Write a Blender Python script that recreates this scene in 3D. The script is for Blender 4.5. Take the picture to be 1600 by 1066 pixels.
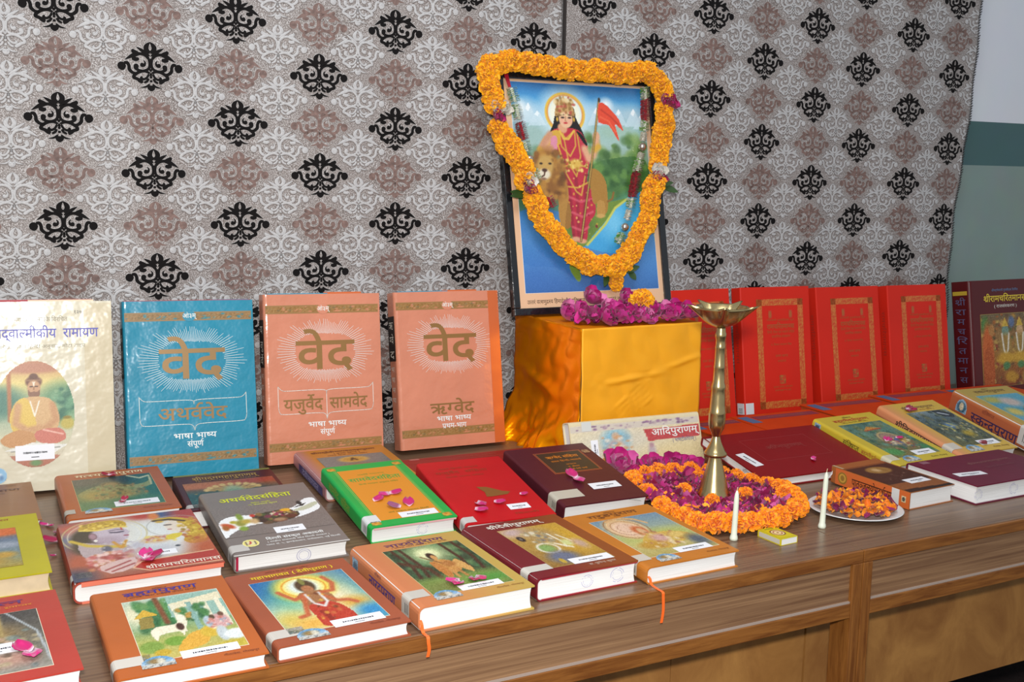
import bpy, bmesh, math, random
import numpy as np
from mathutils import Vector, Matrix
for o in list(bpy.data.objects): bpy.data.objects.remove(o, do_unlink=True)
SC = bpy.context.scene
COL = SC.collection
# ------------------------------------------------------------------ camera
F_PX = 1707.8
CAMP = Vector((-1.4314, -1.3636, 0.6543))
PITCH, ROLL, YAW = math.radians(8.7594), math.radians(0.9633), math.radians(27.7344)
fw = Vector((math.sin(YAW)*math.cos(PITCH), math.cos(YAW)*math.cos(PITCH), -math.sin(PITCH)))
rt0 = Vector((math.cos(YAW), -math.sin(YAW), 0)); up0 = rt0.cross(fw)
rt = rt0*math.cos(ROLL) + up0*math.sin(ROLL); up = rt.cross(fw)
cd = bpy.data.cameras.new('camera'); cam = bpy.data.objects.new('camera', cd); COL.objects.link(cam)
cd.sensor_width = 36.0; cd.lens = 36.0*F_PX/1600.0; cd.clip_start = 0.02
cam.matrix_world = Matrix(((rt.x, up.x, -fw.x, CAMP.x), (rt.y, up.y, -fw.y, CAMP.y), (rt.z, up.z, -fw.z, CAMP.z), (0, 0, 0, 1)))
SC.camera = cam
# ------------------------------------------------------------------ world and lights
wd = bpy.data.worlds.new('room_light'); SC.world = wd; wd.use_nodes = True
bg = wd.node_tree.nodes['Background']; bg.inputs[0].default_value = (0.86, 0.93, 1.0, 1); bg.inputs[1].default_value = 0.42
def area(name, loc, target, size, power, color):
    l = bpy.data.lights.new(name, 'AREA'); l.shape = 'DISK'; l.size = size; l.energy = power; l.color = color
    o = bpy.data.objects.new(name, l); COL.objects.link(o); o.location = loc
    o.rotation_euler = (Vector(target)-Vector(loc)).to_track_quat('-Z', 'Y').to_euler(); return o
area('camera_flash', CAMP + Vector((-0.02, -0.02, 0.16)), (-0.35, 0.75, 0.2), 0.09, 34, (1.0, 0.975, 0.94))
area('ceiling_lamp', (-0.9, -0.6, 2.4), (-0.6, 0.5, 0), 1.2, 26, (0.93, 0.97, 1.0))
vs = SC.view_settings
vs.view_transform = 'Standard'; vs.look = 'None'; vs.exposure = 0.22; vs.gamma = 1.0; vs.use_curve_mapping = False
# ------------------------------------------------------------------ helpers
rnd = random.Random(7)
def lin(c):
    if isinstance(c, str):
        c = c.lstrip('#'); c = [int(c[i:i+2], 16)/255 for i in (0, 2, 4)]
    return tuple((x/12.92 if x <= 0.04045 else ((x+0.055)/1.055)**2.4) for x in c[:3])
def sr(c):
    c = c.lstrip('#'); return np.array([int(c[i:i+2], 16)/255 for i in (0, 2, 4)])
MATS = {}
def mat(name, col='#808080', rough=0.5, metal=0.0, spec=0.5, bump=None, var=None, attr=False, coat=0.0, sheen=0.0, c2=None, axis=0, span=(0, 1)):
    """bump=(scale,strength) noise relief; var=(scale,amount) tone variation; c2/axis/span printed gradient; attr = colours from the print"""
    if name in MATS: return MATS[name]
    m = bpy.data.materials.new(name); m.use_nodes = True; nt = m.node_tree; N = nt.nodes; L = nt.links
    b = N['Principled BSDF']; b.inputs['Roughness'].default_value = rough; b.inputs['Metallic'].default_value = metal
    b.inputs['Specular IOR Level'].default_value = spec; b.inputs['Coat Weight'].default_value = coat; b.inputs['Coat Roughness'].default_value = 0.18
    b.inputs['Sheen Weight'].default_value = sheen
    if metal > .3 and 'satin' in name: b.inputs['Specular Tint'].default_value = (1.0, .42, .03, 1)
    b.inputs['Base Color'].default_value = (*lin(col), 1)
    src = None
    tc = N.new('ShaderNodeTexCoord')
    if attr:
        a = N.new('ShaderNodeVertexColor'); a.layer_name = 'Col'; src = a.outputs[0]
    elif c2:
        sx = N.new('ShaderNodeSeparateXYZ'); L.new(tc.outputs['Object'], sx.inputs[0])
        mr = N.new('ShaderNodeMapRange'); mr.inputs[1].default_value = span[0]; mr.inputs[2].default_value = span[1]
        L.new(sx.outputs[axis], mr.inputs[0])
        mx = N.new('ShaderNodeMix'); mx.data_type = 'RGBA'; mx.inputs[6].default_value = (*lin(col), 1); mx.inputs[7].default_value = (*lin(c2), 1)
        L.new(mr.outputs[0], mx.inputs[0]); src = mx.outputs[2]
    if var:
        n = N.new('ShaderNodeTexNoise'); n.inputs['Scale'].default_value = var[0]; n.inputs['Detail'].default_value = 4
        L.new(tc.outputs['Object'], n.inputs['Vector'])
        hs = N.new('ShaderNodeHueSaturation')
        mr2 = N.new('ShaderNodeMapRange'); mr2.inputs[1].default_value = 0.3; mr2.inputs[2].default_value = 0.7
        mr2.inputs[3].default_value = 1-var[1]; mr2.inputs[4].default_value = 1+var[1]
        L.new(n.outputs[0], mr2.inputs[0]); L.new(mr2.outputs[0], hs.inputs['Value'])
        if src: L.new(src, hs.inputs['Color'])
        else: hs.inputs['Color'].default_value = (*lin(col), 1)
        src = hs.outputs[0]
    if src: L.new(src, b.inputs['Base Color'])
    if bump:
        n = N.new('ShaderNodeTexNoise'); n.inputs['Scale'].default_value = bump[0]; n.inputs['Detail'].default_value = 3
        L.new(tc.outputs['Object'], n.inputs['Vector'])
        bp = N.new('ShaderNodeBump'); bp.inputs['Strength'].default_value = bump[1]; bp.inputs['Distance'].default_value = 0.004
        L.new(n.outputs[0], bp.inputs['Height']); L.new(bp.outputs[0], b.inputs['Normal']); L.new(bp.outputs[0], b.inputs['Coat Normal'])
    MATS[name] = m; return m
def wood(name, c1, c2, scale, axis_stretch, rough=0.35, coat=0.2):
    if name in MATS: return MATS[name]
    m = bpy.data.materials.new(name); m.use_nodes = True; nt = m.node_tree; N = nt.nodes; L = nt.links; b = N['Principled BSDF']
    b.inputs['Roughness'].default_value = rough; b.inputs['Coat Weight'].default_value = coat; b.inputs['Coat Roughness'].default_value = 0.25
    tc = N.new('ShaderNodeTexCoord'); mp = N.new('ShaderNodeMapping'); mp.inputs['Scale'].default_value = axis_stretch; L.new(tc.outputs['Object'], mp.inputs[0])
    n1 = N.new('ShaderNodeTexNoise'); n1.inputs['Scale'].default_value = scale; n1.inputs['Detail'].default_value = 8; n1.inputs['Roughness'].default_value = 0.65; n1.inputs['Distortion'].default_value = 0.6
    L.new(mp.outputs[0], n1.inputs['Vector'])
    cr = N.new('ShaderNodeValToRGB'); cr.color_ramp.elements[0].position = 0.35; cr.color_ramp.elements[1].position = 0.68
    cr.color_ramp.elements[0].color = (*lin(c1), 1); cr.color_ramp.elements[1].color = (*lin(c2), 1)
    L.new(n1.outputs[0], cr.inputs[0]); L.new(cr.outputs[0], b.inputs['Base Color'])
    MATS[name] = m; return m
class MB:
    def __init__(s): s.v = []; s.f = []; s.c = []
    def add(s, vs, fs, col=None):
        n = len(s.v); s.v += [tuple(p) for p in vs]; s.f += [tuple(i+n for i in f) for f in fs]
        if col is not None: s.c += [col]*len(vs)
    def box(s, x0, x1, y0, y1, z0, z1):
        s.add([(x0,y0,z0),(x1,y0,z0),(x1,y1,z0),(x0,y1,z0),(x0,y0,z1),(x1,y0,z1),(x1,y1,z1),(x0,y1,z1)],
              [(0,3,2,1),(4,5,6,7),(0,1,5,4),(1,2,6,5),(2,3,7,6),(3,0,4,7)])
        return s
    def lathe(s, prof, n=24, cx=0, cy=0):
        b = len(s.v)
        for r, z in prof:
            for k in range(n):
                a = 2*math.pi*k/n; s.v.append((cx+r*math.cos(a), cy+r*math.sin(a), z))
        for i in range(len(prof)-1):
            for k in range(n):
                k2 = (k+1) % n; s.f.append((b+i*n+k, b+i*n+k2, b+(i+1)*n+k2, b+(i+1)*n+k))
        return s
    def tube(s, pts, r, n=8):
        pts = [Vector(p) for p in pts]; b = len(s.v); m = len(pts)
        for i, p in enumerate(pts):
            t = (pts[min(i+1, m-1)]-pts[max(i-1, 0)]).normalized()
            a = t.cross(Vector((0, 0, 1))); a = a if a.length > 1e-4 else Vector((1, 0, 0)); a.normalize(); c = t.cross(a)
            ri = r[i] if isinstance(r, (list, tuple)) else r
            for k in range(n):
                an = 2*math.pi*k/n; s.v.append(tuple(p+a*ri*math.cos(an)+c*ri*math.sin(an)))
        for i in range(m-1):
            for k in range(n):
                k2 = (k+1) % n; s.f.append((b+i*n+k, b+i*n+k2, b+(i+1)*n+k2, b+(i+1)*n+k))
        s.f.append(tuple(b+k for k in range(n))[::-1]); s.f.append(tuple(b+(m-1)*n+k for k in range(n)))
        return s
    def mesh(s, name='mesh'):
        me = bpy.data.meshes.new(name); me.from_pydata(s.v, [], s.f)
        if s.c:
            a = me.color_attributes.new('Col', 'FLOAT_COLOR', 'POINT')
            a.data.foreach_set('color', np.array([(*c, 1.0) for c in s.c], dtype=np.float32).ravel())
        me.update(); return me
def link(name, me, m=None, parent=None, smooth=False, mtx=None):
    o = bpy.data.objects.new(name, me); COL.objects.link(o)
    if m and me and not me.materials: me.materials.append(m)
    if parent: o.parent = parent
    if mtx is not None: o.matrix_local = mtx
    if smooth and me: me.polygons.foreach_set('use_smooth', [True]*len(me.polygons))
    return o
def part(name, mb, m, parent, smooth=False, bevel=0.0, mtx=None):
    o = link(name, mb.mesh(name), m, parent, smooth, mtx)
    if bevel:
        bv = o.modifiers.new('bevel', 'BEVEL'); bv.width = bevel; bv.segments = 2; bv.limit_method = 'ANGLE'
    return o
def tag(o, label, cat, group=None):
    o['label'] = label; o['category'] = cat
    if group: o['group'] = group
    return o
def empty(name, mtx, label, cat, group=None):
    o = bpy.data.objects.new(name, None); COL.objects.link(o); o.matrix_world = mtx; o.empty_display_size = 0.05
    return tag(o, label, cat, group)
def T3(x, y, z, rz=0): return Matrix.Translation((x, y, z)) @ Matrix.Rotation(rz, 4, 'Z')
def catmull(pts, n=6, closed=False):
    P = [np.array(p, float) for p in pts]; out = []; m = len(P)
    rng = range(m) if closed else range(m-1)
    for i in rng:
        p0 = P[(i-1) % m] if closed or i > 0 else P[0]; p1 = P[i]; p2 = P[(i+1) % m]
        p3 = P[(i+2) % m] if closed or i+2 < m else P[-1]
        for k in range(n):
            t = k/n; out.append(0.5*((2*p1)+(p2-p0)*t+(2*p0-5*p1+4*p2-p3)*t*t+(3*p1-p0-3*p2+p3)*t**3))
    if not closed: out.append(P[-1])
    return out
# ------------------------------------------------------------------ lettering (Devanagari glyphs of the built-in font stack, laid out by hand)
CONS = set('कखगघङचछजझञटठडढणतथदधनपफबभमयरलवशषसहळ')
SIGNS = set('ािीुूृेैोौंःँ')
NOSTEM = set('दटठडढङहछर')
def _curve(s, off):
    c = bpy.data.curves.new('glyph', 'FONT'); c.body = s; c.resolution_u = 2; c.offset = off
    o = bpy.data.objects.new('glyph', c); COL.objects.link(o); return o, c
GL = {}
def prefetch():
    chars = sorted(CONS | SIGNS | set('अआइईउऊऋएऐओऔ्।०१२३४५६७८९(),-.|'))
    todo = []
    for ch in chars:
        for bold in (0, 1): todo.append((ch, bold, _curve(ch, 0.012*bold), None))
        todo.append((ch, 2, _curve(ch+'||||||||', 0), None))
    bpy.context.view_layer.update()
    for ch, b, (o, c), _ in todo:
        me = o.to_mesh()
        if b == 2:
            xs = [v.co.x for v in me.vertices]; GL[(ch, 'adv')] = max(xs)-(0.168+7*0.26)
        else:
            me.calc_loop_triangles()
            GL[(ch, b)] = ([(v.co.x, v.co.y) for v in me.vertices], [tuple(t.vertices) for t in me.loop_triangles])
        o.to_mesh_clear(); bpy.data.objects.remove(o); bpy.data.curves.remove(c)
prefetch()
def clipx(vs, ts, xm):
    V = []; T = []
    for t in ts:
        poly = [vs[i] for i in t]; out = []
        for i in range(len(poly)):
            a, b = poly[i], poly[(i+1) % len(poly)]
            if a[0] <= xm: out.append(a)
            if (a[0] <= xm) != (b[0] <= xm):
                k = (xm-a[0])/(b[0]-a[0]); out.append((xm, a[1]+k*(b[1]-a[1])))
        if len(out) >= 3:
            n = len(V); V += out; T += [(n, n+i, n+i+1) for i in range(1, len(out)-1)]
    return V, T
def layout(s, bold=0):
    V = []; T = []; x = 0.0
    def put(vs, ts, dx, flip=None):
        n = len(V)
        V.extend([((flip-a if flip is not None else a)+dx, b, n) for a, b in vs]); T.extend([tuple(n+i for i in t) for t in ts])
    i = 0; L = len(s)
    while i < L:
        ch = s[i]
        if ch == ' ': x += 0.28; i += 1; continue
        if ch in CONS:
            cl = []; j = i; reph = False
            while j < L and s[j] in CONS:
                cl.append(s[j])
                if j+2 < L and s[j+1] == '्' and s[j+2] in CONS: j += 2
                else: j += 1; break
            signs = []
            while j < L and (s[j] in SIGNS or s[j] == '्'): signs.append(s[j]); j += 1
            if len(cl) > 1 and cl[0] == 'र': reph = True; cl = cl[1:]
            if 'ि' in signs:
                put(*GL[('ि', bold)], x); x += GL[('ि', 'adv')]; signs.remove('ि')
            for k, c in enumerate(cl):
                g = GL[(c, bold)]; a = GL[(c, 'adv')]
                if k and c == 'र':                      # subscript r: a slash off the stem
                    put([(-0.12, 0.27), (-0.12, 0.18), (-0.40, -0.02), (-0.44, 0.05)], [(0, 1, 2), (0, 2, 3)], x); continue
                if k < len(cl)-1 and cl[k+1] != 'र':
                    if c in NOSTEM: put(*g, x); x += a; put(*GL[('्', bold)], x)
                    else:
                        cut = a-(0.2 if c not in 'कफ' else 0.30); put(*clipx(*g, cut), x); x += cut-0.01
                else: put(*g, x); x += a
            for sg in signs: put(*GL[(sg, bold)], x); x += GL[(sg, 'adv')]
            if reph: put(*GL[('े', bold)], x+0.02, flip=-0.42)
            i = j; continue
        if (ch, bold) in GL:
            put(*GL[(ch, bold)], x); x += GL[(ch, 'adv')]
        i += 1
    return V, T, x
def txt(parent, s, cx, y, h, col, width=None, z=0.0, name='title_text', bold=0, align='c', frame=None, rough=0.45, metal=0.0, slant=0.0):
    """headline height h, baseline y, centred on cx; frame=(origin, ux, uy) in the parent's space"""
    V, T, w = layout(s, bold); k = h/0.622; kx = width/w if width else k
    o0, ux, uy = frame or (Vector((0, 0, z)), Vector((1, 0, 0)), Vector((0, 1, 0))); uz = ux.cross(uy)
    off = -w*kx/2 if align == 'c' else 0
    me = bpy.data.meshes.new(name)
    me.from_pydata([tuple(o0+ux*(cx+off+a*kx+slant*b*k)+uy*(y+b*k)+uz*(6e-8*q)) for a, b, q in V], [], T); me.update()
    return link(name, me, mat('print_'+col.lstrip('#')+('_foil' if metal else ''), col, rough, metal), parent)
# ------------------------------------------------------------------ painted prints (cover pictures): colours of a printed sheet on a fine grid
class Pic:
    def __init__(s, w, h, base='#808080'):
        s.w, s.h = w, h; s.a = np.tile(sr(base), (h, w, 1)).astype(float)
        s.U, s.V = np.meshgrid(np.linspace(0, 1, w), np.linspace(1, 0, h)); s.rng = np.random.default_rng(w*31+h)
    def mix(s, m, col, alpha=1.0):
        c = sr(col) if isinstance(col, str) else np.array(col); m = (np.clip(m, 0, 1)*alpha)[..., None]; s.a = s.a*(1-m)+c*m; return s
    def grad(s, stops, axis='v'):
        k = s.V if axis == 'v' else s.U; xs = [p for p, _ in stops]; cs = np.array([sr(c) for _, c in stops])
        s.a = np.stack([np.interp(k, xs, cs[:, i]) for i in range(3)], -1); return s
    def ell(s, cx, cy, rx, ry, col, soft=0.15, alpha=1.0, rot=0.0):
        du, dv = s.U-cx, (s.V-cy); asp = 1.0
        c, sn = math.cos(rot), math.sin(rot); a = du*c+dv*sn; b = -du*sn+dv*c
        d = np.sqrt((a/rx)**2+(b/ry)**2); return s.mix((1+soft-d)/(2*soft+1e-6), col, alpha)
    def ring(s, cx, cy, rx, ry, wd, col, alpha=1.0):
        d = np.sqrt(((s.U-cx)/rx)**2+((s.V-cy)/ry)**2); return s.mix(1.3-np.abs(d-1)/wd, col, alpha)
    def poly(s, pts, col, alpha=1.0, smooth=0):
        if smooth: pts = catmull(pts, smooth, True)
        ins = np.zeros(s.U.shape, bool); n = len(pts)
        for i in range(n):
            x1, y1 = pts[i][:2]; x2, y2 = pts[(i+1) % n][:2]
            c = ((y1 > s.V) != (y2 > s.V)) & (s.U < (x2-x1)*(s.V-y1)/((y2-y1) or 1e-9)+x1); ins ^= c
        return s.mix(ins.astype(float), col, alpha)
    def line(s, pts, wd, col, alpha=1.0, asp=None):
        asp = asp or s.h/s.w; m = np.zeros(s.U.shape)
        for (x1, y1), (x2, y2) in zip(pts[:-1], pts[1:]):
            dx, dy = x2-x1, (y2-y1)*asp; l2 = dx*dx+dy*dy+1e-12
            t = np.clip(((s.U-x1)*dx+(s.V-y1)*asp*dy)/l2, 0, 1)
            d = np.sqrt((s.U-x1-t*dx)**2+((s.V-y1)*asp-t*dy)**2); m = np.maximum(m, np.clip(1.5-d/wd, 0, 1))
        return s.mix(m, col, alpha)
    def speck(s, n, cols, r, box=(0, 0, 1, 1), alpha=0.8):
        for _ in range(n):
            x = s.rng.uniform(box[0], box[2]); y = s.rng.uniform(box[1], box[3]); q = r*s.rng.uniform(0.5, 1.4)
            s.ell(x, y, q, q*s.w/s.h*s.rng.uniform(0.6, 1.3), cols[int(s.rng.integers(len(cols)))], 0.4, alpha)
        return s
    def grain(s, amp): s.a = np.clip(s.a+s.rng.normal(0, amp, s.a.shape[:2])[..., None], 0, 1); return s
    def obj(s, name, parent, x0, y0, w, h, z, frame=None, m=None, mask=None):
        o0, ux, uy = frame or (Vector((0, 0, z)), Vector((1, 0, 0)), Vector((0, 1, 0)))
        o0, ux, uy = np.array(o0), np.array(ux), np.array(uy)
        P = o0+((x0+s.U*w)[..., None])*ux+((y0+s.V*h)[..., None])*uy
        idx = np.arange(s.w*s.h).reshape(s.h, s.w)
        q = np.stack([idx[1:, :-1], idx[1:, 1:], idx[:-1, 1:], idx[:-1, :-1]], -1).reshape(-1, 4)
        if mask is not None:
            mk = mask(s.U, s.V).reshape(-1); q = q[mk[q].all(1)]
        me = bpy.data.meshes.new(name); me.from_pydata(P.reshape(-1, 3).tolist(), [], q.tolist())
        a = np.clip(s.a, 0, 1); a = np.where(a <= 0.04045, a/12.92, ((a+0.055)/1.055)**2.4)
        at = me.color_attributes.new('Col', 'FLOAT_COLOR', 'POINT')
        at.data.foreach_set('color', np.concatenate([a, np.ones((s.h, s.w, 1))], -1).astype(np.float32).ravel()); me.update()
        return link(name, me, m or mat('printed_sheet', rough=0.38, attr=True, coat=0.04, spec=0.35), parent)
# ------------------------------------------------------------------ room shell
def struct(o): o['kind'] = 'structure'; return o
FLZ = -0.72
fm = mat('dark_carpet', '#2A1A18', 0.9, var=(60, 0.35), bump=(300, 0.4))
struct(part('floor', MB().box(-4.0, 4.2, -3.2, 1.14, FLZ-0.05, FLZ), fm, None))
def wall_mat():
    m = bpy.data.materials.new('painted_wall_bands'); m.use_nodes = True; nt = m.node_tree; N = nt.nodes; L = nt.links; b = N['Principled BSDF']; b.inputs['Roughness'].default_value = 0.55
    tc = N.new('ShaderNodeTexCoord'); sx = N.new('ShaderNodeSeparateXYZ'); L.new(tc.outputs['Object'], sx.inputs[0])
    mr = N.new('ShaderNodeMapRange'); mr.inputs[1].default_value = -1; mr.inputs[2].default_value = 3; L.new(sx.outputs[2], mr.inputs[0])
    cr = N.new('ShaderNodeValToRGB'); cr.color_ramp.interpolation = 'CONSTANT'
    e = cr.color_ramp.elements; e[0].position = 0; e[0].color = (*lin('#7F918C'), 1); e[1].position = (0.699+1)/4; e[1].color = (*lin('#3E6062'), 1)
    q = e.new((0.829+1)/4); q.color = (*lin('#D9DCE4'), 1)
    L.new(mr.outputs[0], cr.inputs[0])
    n = N.new('ShaderNodeTexNoise'); n.inputs['Scale'].default_value = 9; n.inputs['Detail'].default_value = 5; L.new(tc.outputs['Object'], n.inputs['Vector'])
    mx = N.new('ShaderNodeMix'); mx.data_type = 'RGBA'; mx.blend_type = 'OVERLAY'; mx.inputs[0].default_value = 0.12
    L.new(cr.outputs[0], mx.inputs[6]); L.new(n.outputs[1], mx.inputs[7]); L.new(mx.outputs[2], b.inputs['Base Color'])
    return m
struct(part('wall_back', MB().box(-4.0, 4.2, 1.14, 1.24, FLZ-0.05, 2.3), wall_mat(), None))
# ------------------------------------------------------------------ curtains with woven damask motifs
def cur_y(x, z):
    return 1.100+0.0045*math.sin(7.3*x+0.8+0.25*z)+0.003*math.sin(17.0*x+1.1*z+2.0)+0.0015*math.sin(5*z+3*x)+(0.006*math.exp(-((x-0.42)/0.05)**2)-0.005*math.exp(-((x-0.86)/0.04)**2)-0.004*math.exp(-((x+1.02)/0.05)**2))*(0.6+0.4*math.cos(2*z))
def right_edge(z): return 1.447+0.060*min(1.0, max(0.0, (z-0.336)/0.87))+0.006*math.sin(9*z)+0.003*math.sin(31*z)
def cloth_mat():
    m = bpy.data.materials.new('silver_brocade_cloth'); m.use_nodes = True; nt = m.node_tree; N = nt.nodes; L = nt.links; b = N['Principled BSDF']
    b.inputs['Roughness'].default_value = 0.5; b.inputs['Metallic'].default_value = 0.0; b.inputs['Sheen Weight'].default_value = 0.15
    tc = N.new('ShaderNodeTexCoord')
    n = N.new('ShaderNodeTexNoise'); n.inputs['Scale'].default_value = 520; n.inputs['Detail'].default_value = 2; L.new(tc.outputs['Object'], n.inputs['Vector'])
    cr = N.new('ShaderNodeValToRGB'); e = cr.color_ramp.elements; e[0].position = 0.40; e[0].color = (*lin('#655A55'), 1); e[1].position = 0.56; e[1].color = (*lin('#A09793'), 1)
    q = e.new(0.70); q.color = (*lin('#D4D2D2'), 1)
    L.new(n.outputs[0], cr.inputs[0]); L.new(cr.outputs[0], b.inputs['Base Color'])
    bp = N.new('ShaderNodeBump'); bp.inputs['Strength'].default_value = 0.35; bp.inputs['Distance'].default_value = 0.001; L.new(n.outputs[0], bp.inputs['Height']); L.new(bp.outputs[0], b.inputs['Normal'])
    return m
CLOTH = cloth_mat()
# motif strokes, right half, unit: crop pixels about the motif's axis (x right, y down from motif middle), (x, y, width)
MOT = [
 [(0,-208,6),(26,-178,34),(34,-152,40),(18,-128,30),(0,-120,24)],                                     # bud
 [(4,-88,10),(38,-112,26),(78,-138,24),(116,-160,5)],                                                 # first leaf
 [(86,-98,8),(112,-112,26),(146,-124,30),(138,-140,8)],                                               # second leaf
 [(14,-62,24),(40,-92,26),(84,-104,24),(130,-94,34),(168,-76,26),(214,-48,5)],                        # spike
 [(12,-66,26),(6,-20,24),(18,20,22),(56,40,22),(98,38,22),(130,18,26),(124,-2,18)],                   # scroll
 [(112,-2,34),(122,4,34)],
 [(96,-62,20),(124,-56,34),(150,-64,24)],
 [(60,-50,6),(46,-32,14),(54,-10,24),(76,-6,26),(78,-20,8)],                                          # inner comma
 [(108,66,20),(148,62,24),(178,36,28),(182,4,26),(196,-22,26),(222,-20,22)],                          # arm
 [(226,8,50),(240,12,58),(250,8,46)],                                                                 # ball
 [(8,58,20),(50,44,20),(96,52,24),(136,78,26),(146,100,26),(116,112,26),(92,128,32),(70,142,24)],     # lower scroll
 [(16,66,20),(34,96,18),(60,112,20),(84,104,22),(74,88,10)],
 [(20,104,20),(34,128,20),(60,142,18)],
 [(0,22,4),(7,30,14),(0,48,4)],                                                                        # diamond
 [(0,56,14),(0,84,18)],
 [(0,118,20),(6,136,14)],
 [(12,150,12),(44,176,16),(92,184,4)],                                                                # whisker
 [(0,170,30),(10,182,44),(0,202,28)],                                                                 # foot ball
]
MS = 0.0655/272.0
def motif_strokes(extra=0.0, k=0.56):
    out = []
    for st in MOT:
        P = catmull(st, 4)
        for sg in (1, -1): out.append([(sg*p[0]*MS, -p[1]*MS, max(0.6, p[2])*k*MS+extra) for p in P])
    return out
STR, STRW = motif_strokes(), motif_strokes(0.0009)
STS, STSW = motif_strokes(0.0, 0.44), motif_strokes(0.0009, 0.44)
DISC = [(242, 6, 37), (122, 4, 23), (72, -12, 17), (0, 188, 27), (0, 92, 13), (142, -58, 16)]
def weave(mb, cx, cz, strokes, off, lift, ok, rounded):
    ex = 0.0009 if strokes in (STRW, STSW) else 0.0; ks = 0.82 if strokes in (STS, STSW) else 1.0
    for dx, dy, r in DISC:
        for sg in ((1, -1) if dx else (1,)):
            C = (cx+sg*dx*MS, cz-dy*MS); rr = r*ks*MS+ex; m = 10
            P = [(C[0]+rr*math.cos(2*math.pi*k/m), C[1]+rr*math.sin(2*math.pi*k/m)) for k in range(m)]
            if not all(ok(*q) for q in P): continue
            mb.add([(C[0], cur_y(*C)-off-lift*1.3-0.00005, C[1])]+[(a, cur_y(a, b)-off-0.00005, b) for a, b in P], [(0, 1+(k+1) % m, 1+k) for k in range(m)])
    for st in strokes:
        n = len(st); rows = []
        for i in range(n):
            x, z, w = st[i]; a = st[max(i-1, 0)]; b = st[min(i+1, n-1)]
            dx, dz = b[0]-a[0], b[1]-a[1]; l = math.hypot(dx, dz) or 1; nx, nz = -dz/l, dx/l
            if i in (0, n-1): w *= 0.6
            row = []
            for k in ((-1, 0, 1) if rounded else (-1, 1)):
                X, Z = cx+x+nx*w*k, cz+z+nz*w*k
                if not ok(X, Z): row = None; break
                row.append((X, cur_y(X, Z)-(off+(lift if k == 0 else 0)), Z))
            rows.append(row)
        for i in range(n-1):
            if rows[i] is None or rows[i+1] is None: continue
            r0, r1 = rows[i], rows[i+1]; m = len(r0)
            mb.add(r0+r1, [(k, k+1, m+k+1, m+k) for k in range(m-1)])
def curtain(label, x0, x1, cols, edge):
    ok = (lambda X, Z: x0+0.002 < X < (right_edge(Z)-0.004 if edge else x1-0.002))
    nx = int((x1-x0)/0.0125); nz = 110; z0, z1 = -0.10, 1.50
    V = []; Fc = []
    for j in range(nz+1):
        z = z0+(z1-z0)*j/nz
        for i in range(nx+1):
            xe = right_edge(z) if edge else x1
            x = x0+(xe-x0)*i/nx; V.append((x, cur_y(x, z), z))
    for j in range(nz):
        for i in range(nx):
            a = j*(nx+1)+i; Fc.append((a, a+1, a+nx+2, a+nx+1))
    root = empty('curtain', Matrix.Identity(4), label, 'curtain', 'patterned curtains')
    mb = MB(); mb.add(V, Fc); c = part('cloth', mb, CLOTH, root, True)
    sd = c.modifiers.new('thick', 'SOLIDIFY'); sd.thickness = 0.0012; sd.offset = -1
    bl, br, sl, ha, hs = MB(), MB(), MB(), MB(), MB()
    for cx, par, half in cols:
        for m in range(-4, 14):
            z = 0.530+0.11115*m
            if z > 1.46: continue
            tgt = bl if (m+par) % 2 == 0 else br
            weave(ha, cx, z, STRW, 0.0006, 0, ok, False)
            weave(tgt, cx, z, STR, 0.0011, 0.0, ok, False)
        for m in range(-4, 14):
            z = 0.530+0.11115*(m+0.5)+0.002
            if z < 1.46: weave(hs, cx+half, z-0.0006, STSW, 0.0004, 0, ok, False); weave(sl, cx+half, z, STS, 0.0006, 0.0010, ok, True)
    for nm, q, mm in (('black_motif_weave', bl, mat('black_yarn', '#0E0A0A', 0.8, spec=0.2)), ('brown_motif_weave', br, mat('brown_yarn', '#765E57', 0.65, metal=0.0, var=(120, 0.35))),
                      ('silver_motif_weave', sl, mat('silver_yarn', '#B6B4B4', 0.5, metal=0.0, var=(260, 0.12))), ('silver_motif_outline_weave', hs, mat('taupe_yarn', '#6E6460', 0.6)), ('motif_outline_weave', ha, mat('pale_yarn', '#ADA7A4', 0.55, metal=0.0))):  # taupe strokes are the darker outline woven beneath the silver motifs
        o = part(nm, q, mm, root, nm == 'silver_motif_weave'); o['kind'] = 'stuff'
    hem = MB()
    for j in range(200):
        z = -0.1+1.6*j/200; xe = right_edge(z) if edge else x1
        if edge: hem.tube([(xe-0.004, cur_y(xe, z)-0.002, z), (xe+0.002+0.004*rnd.random(), cur_y(xe, z)-0.001, z+0.005)], 0.0016, 4)
    if edge: part('frayed_edge', hem, mat('dark_fringe', '#2C2523', 0.9), root)
    else: part('dark_hem', MB().box(x1-0.001, x1+0.005, 1.092, 1.1, -0.1, 1.5), mat('dark_fringe', '#2C2523', 0.9), root)
    return root
curtain('left grey brocade curtain panel with black and brown damask motifs behind the garlanded picture', -2.2, -0.006, [(-1.198+0.185*k, k % 2, 0.0925) for k in range(-5, 7)], False)
curtain('right grey brocade curtain panel with frayed edge hanging beside the banded wall', -0.002, 1.5, [(0.651+0.1885*k, k % 2, 0.0942) for k in range(-3, 5)], True)
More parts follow.
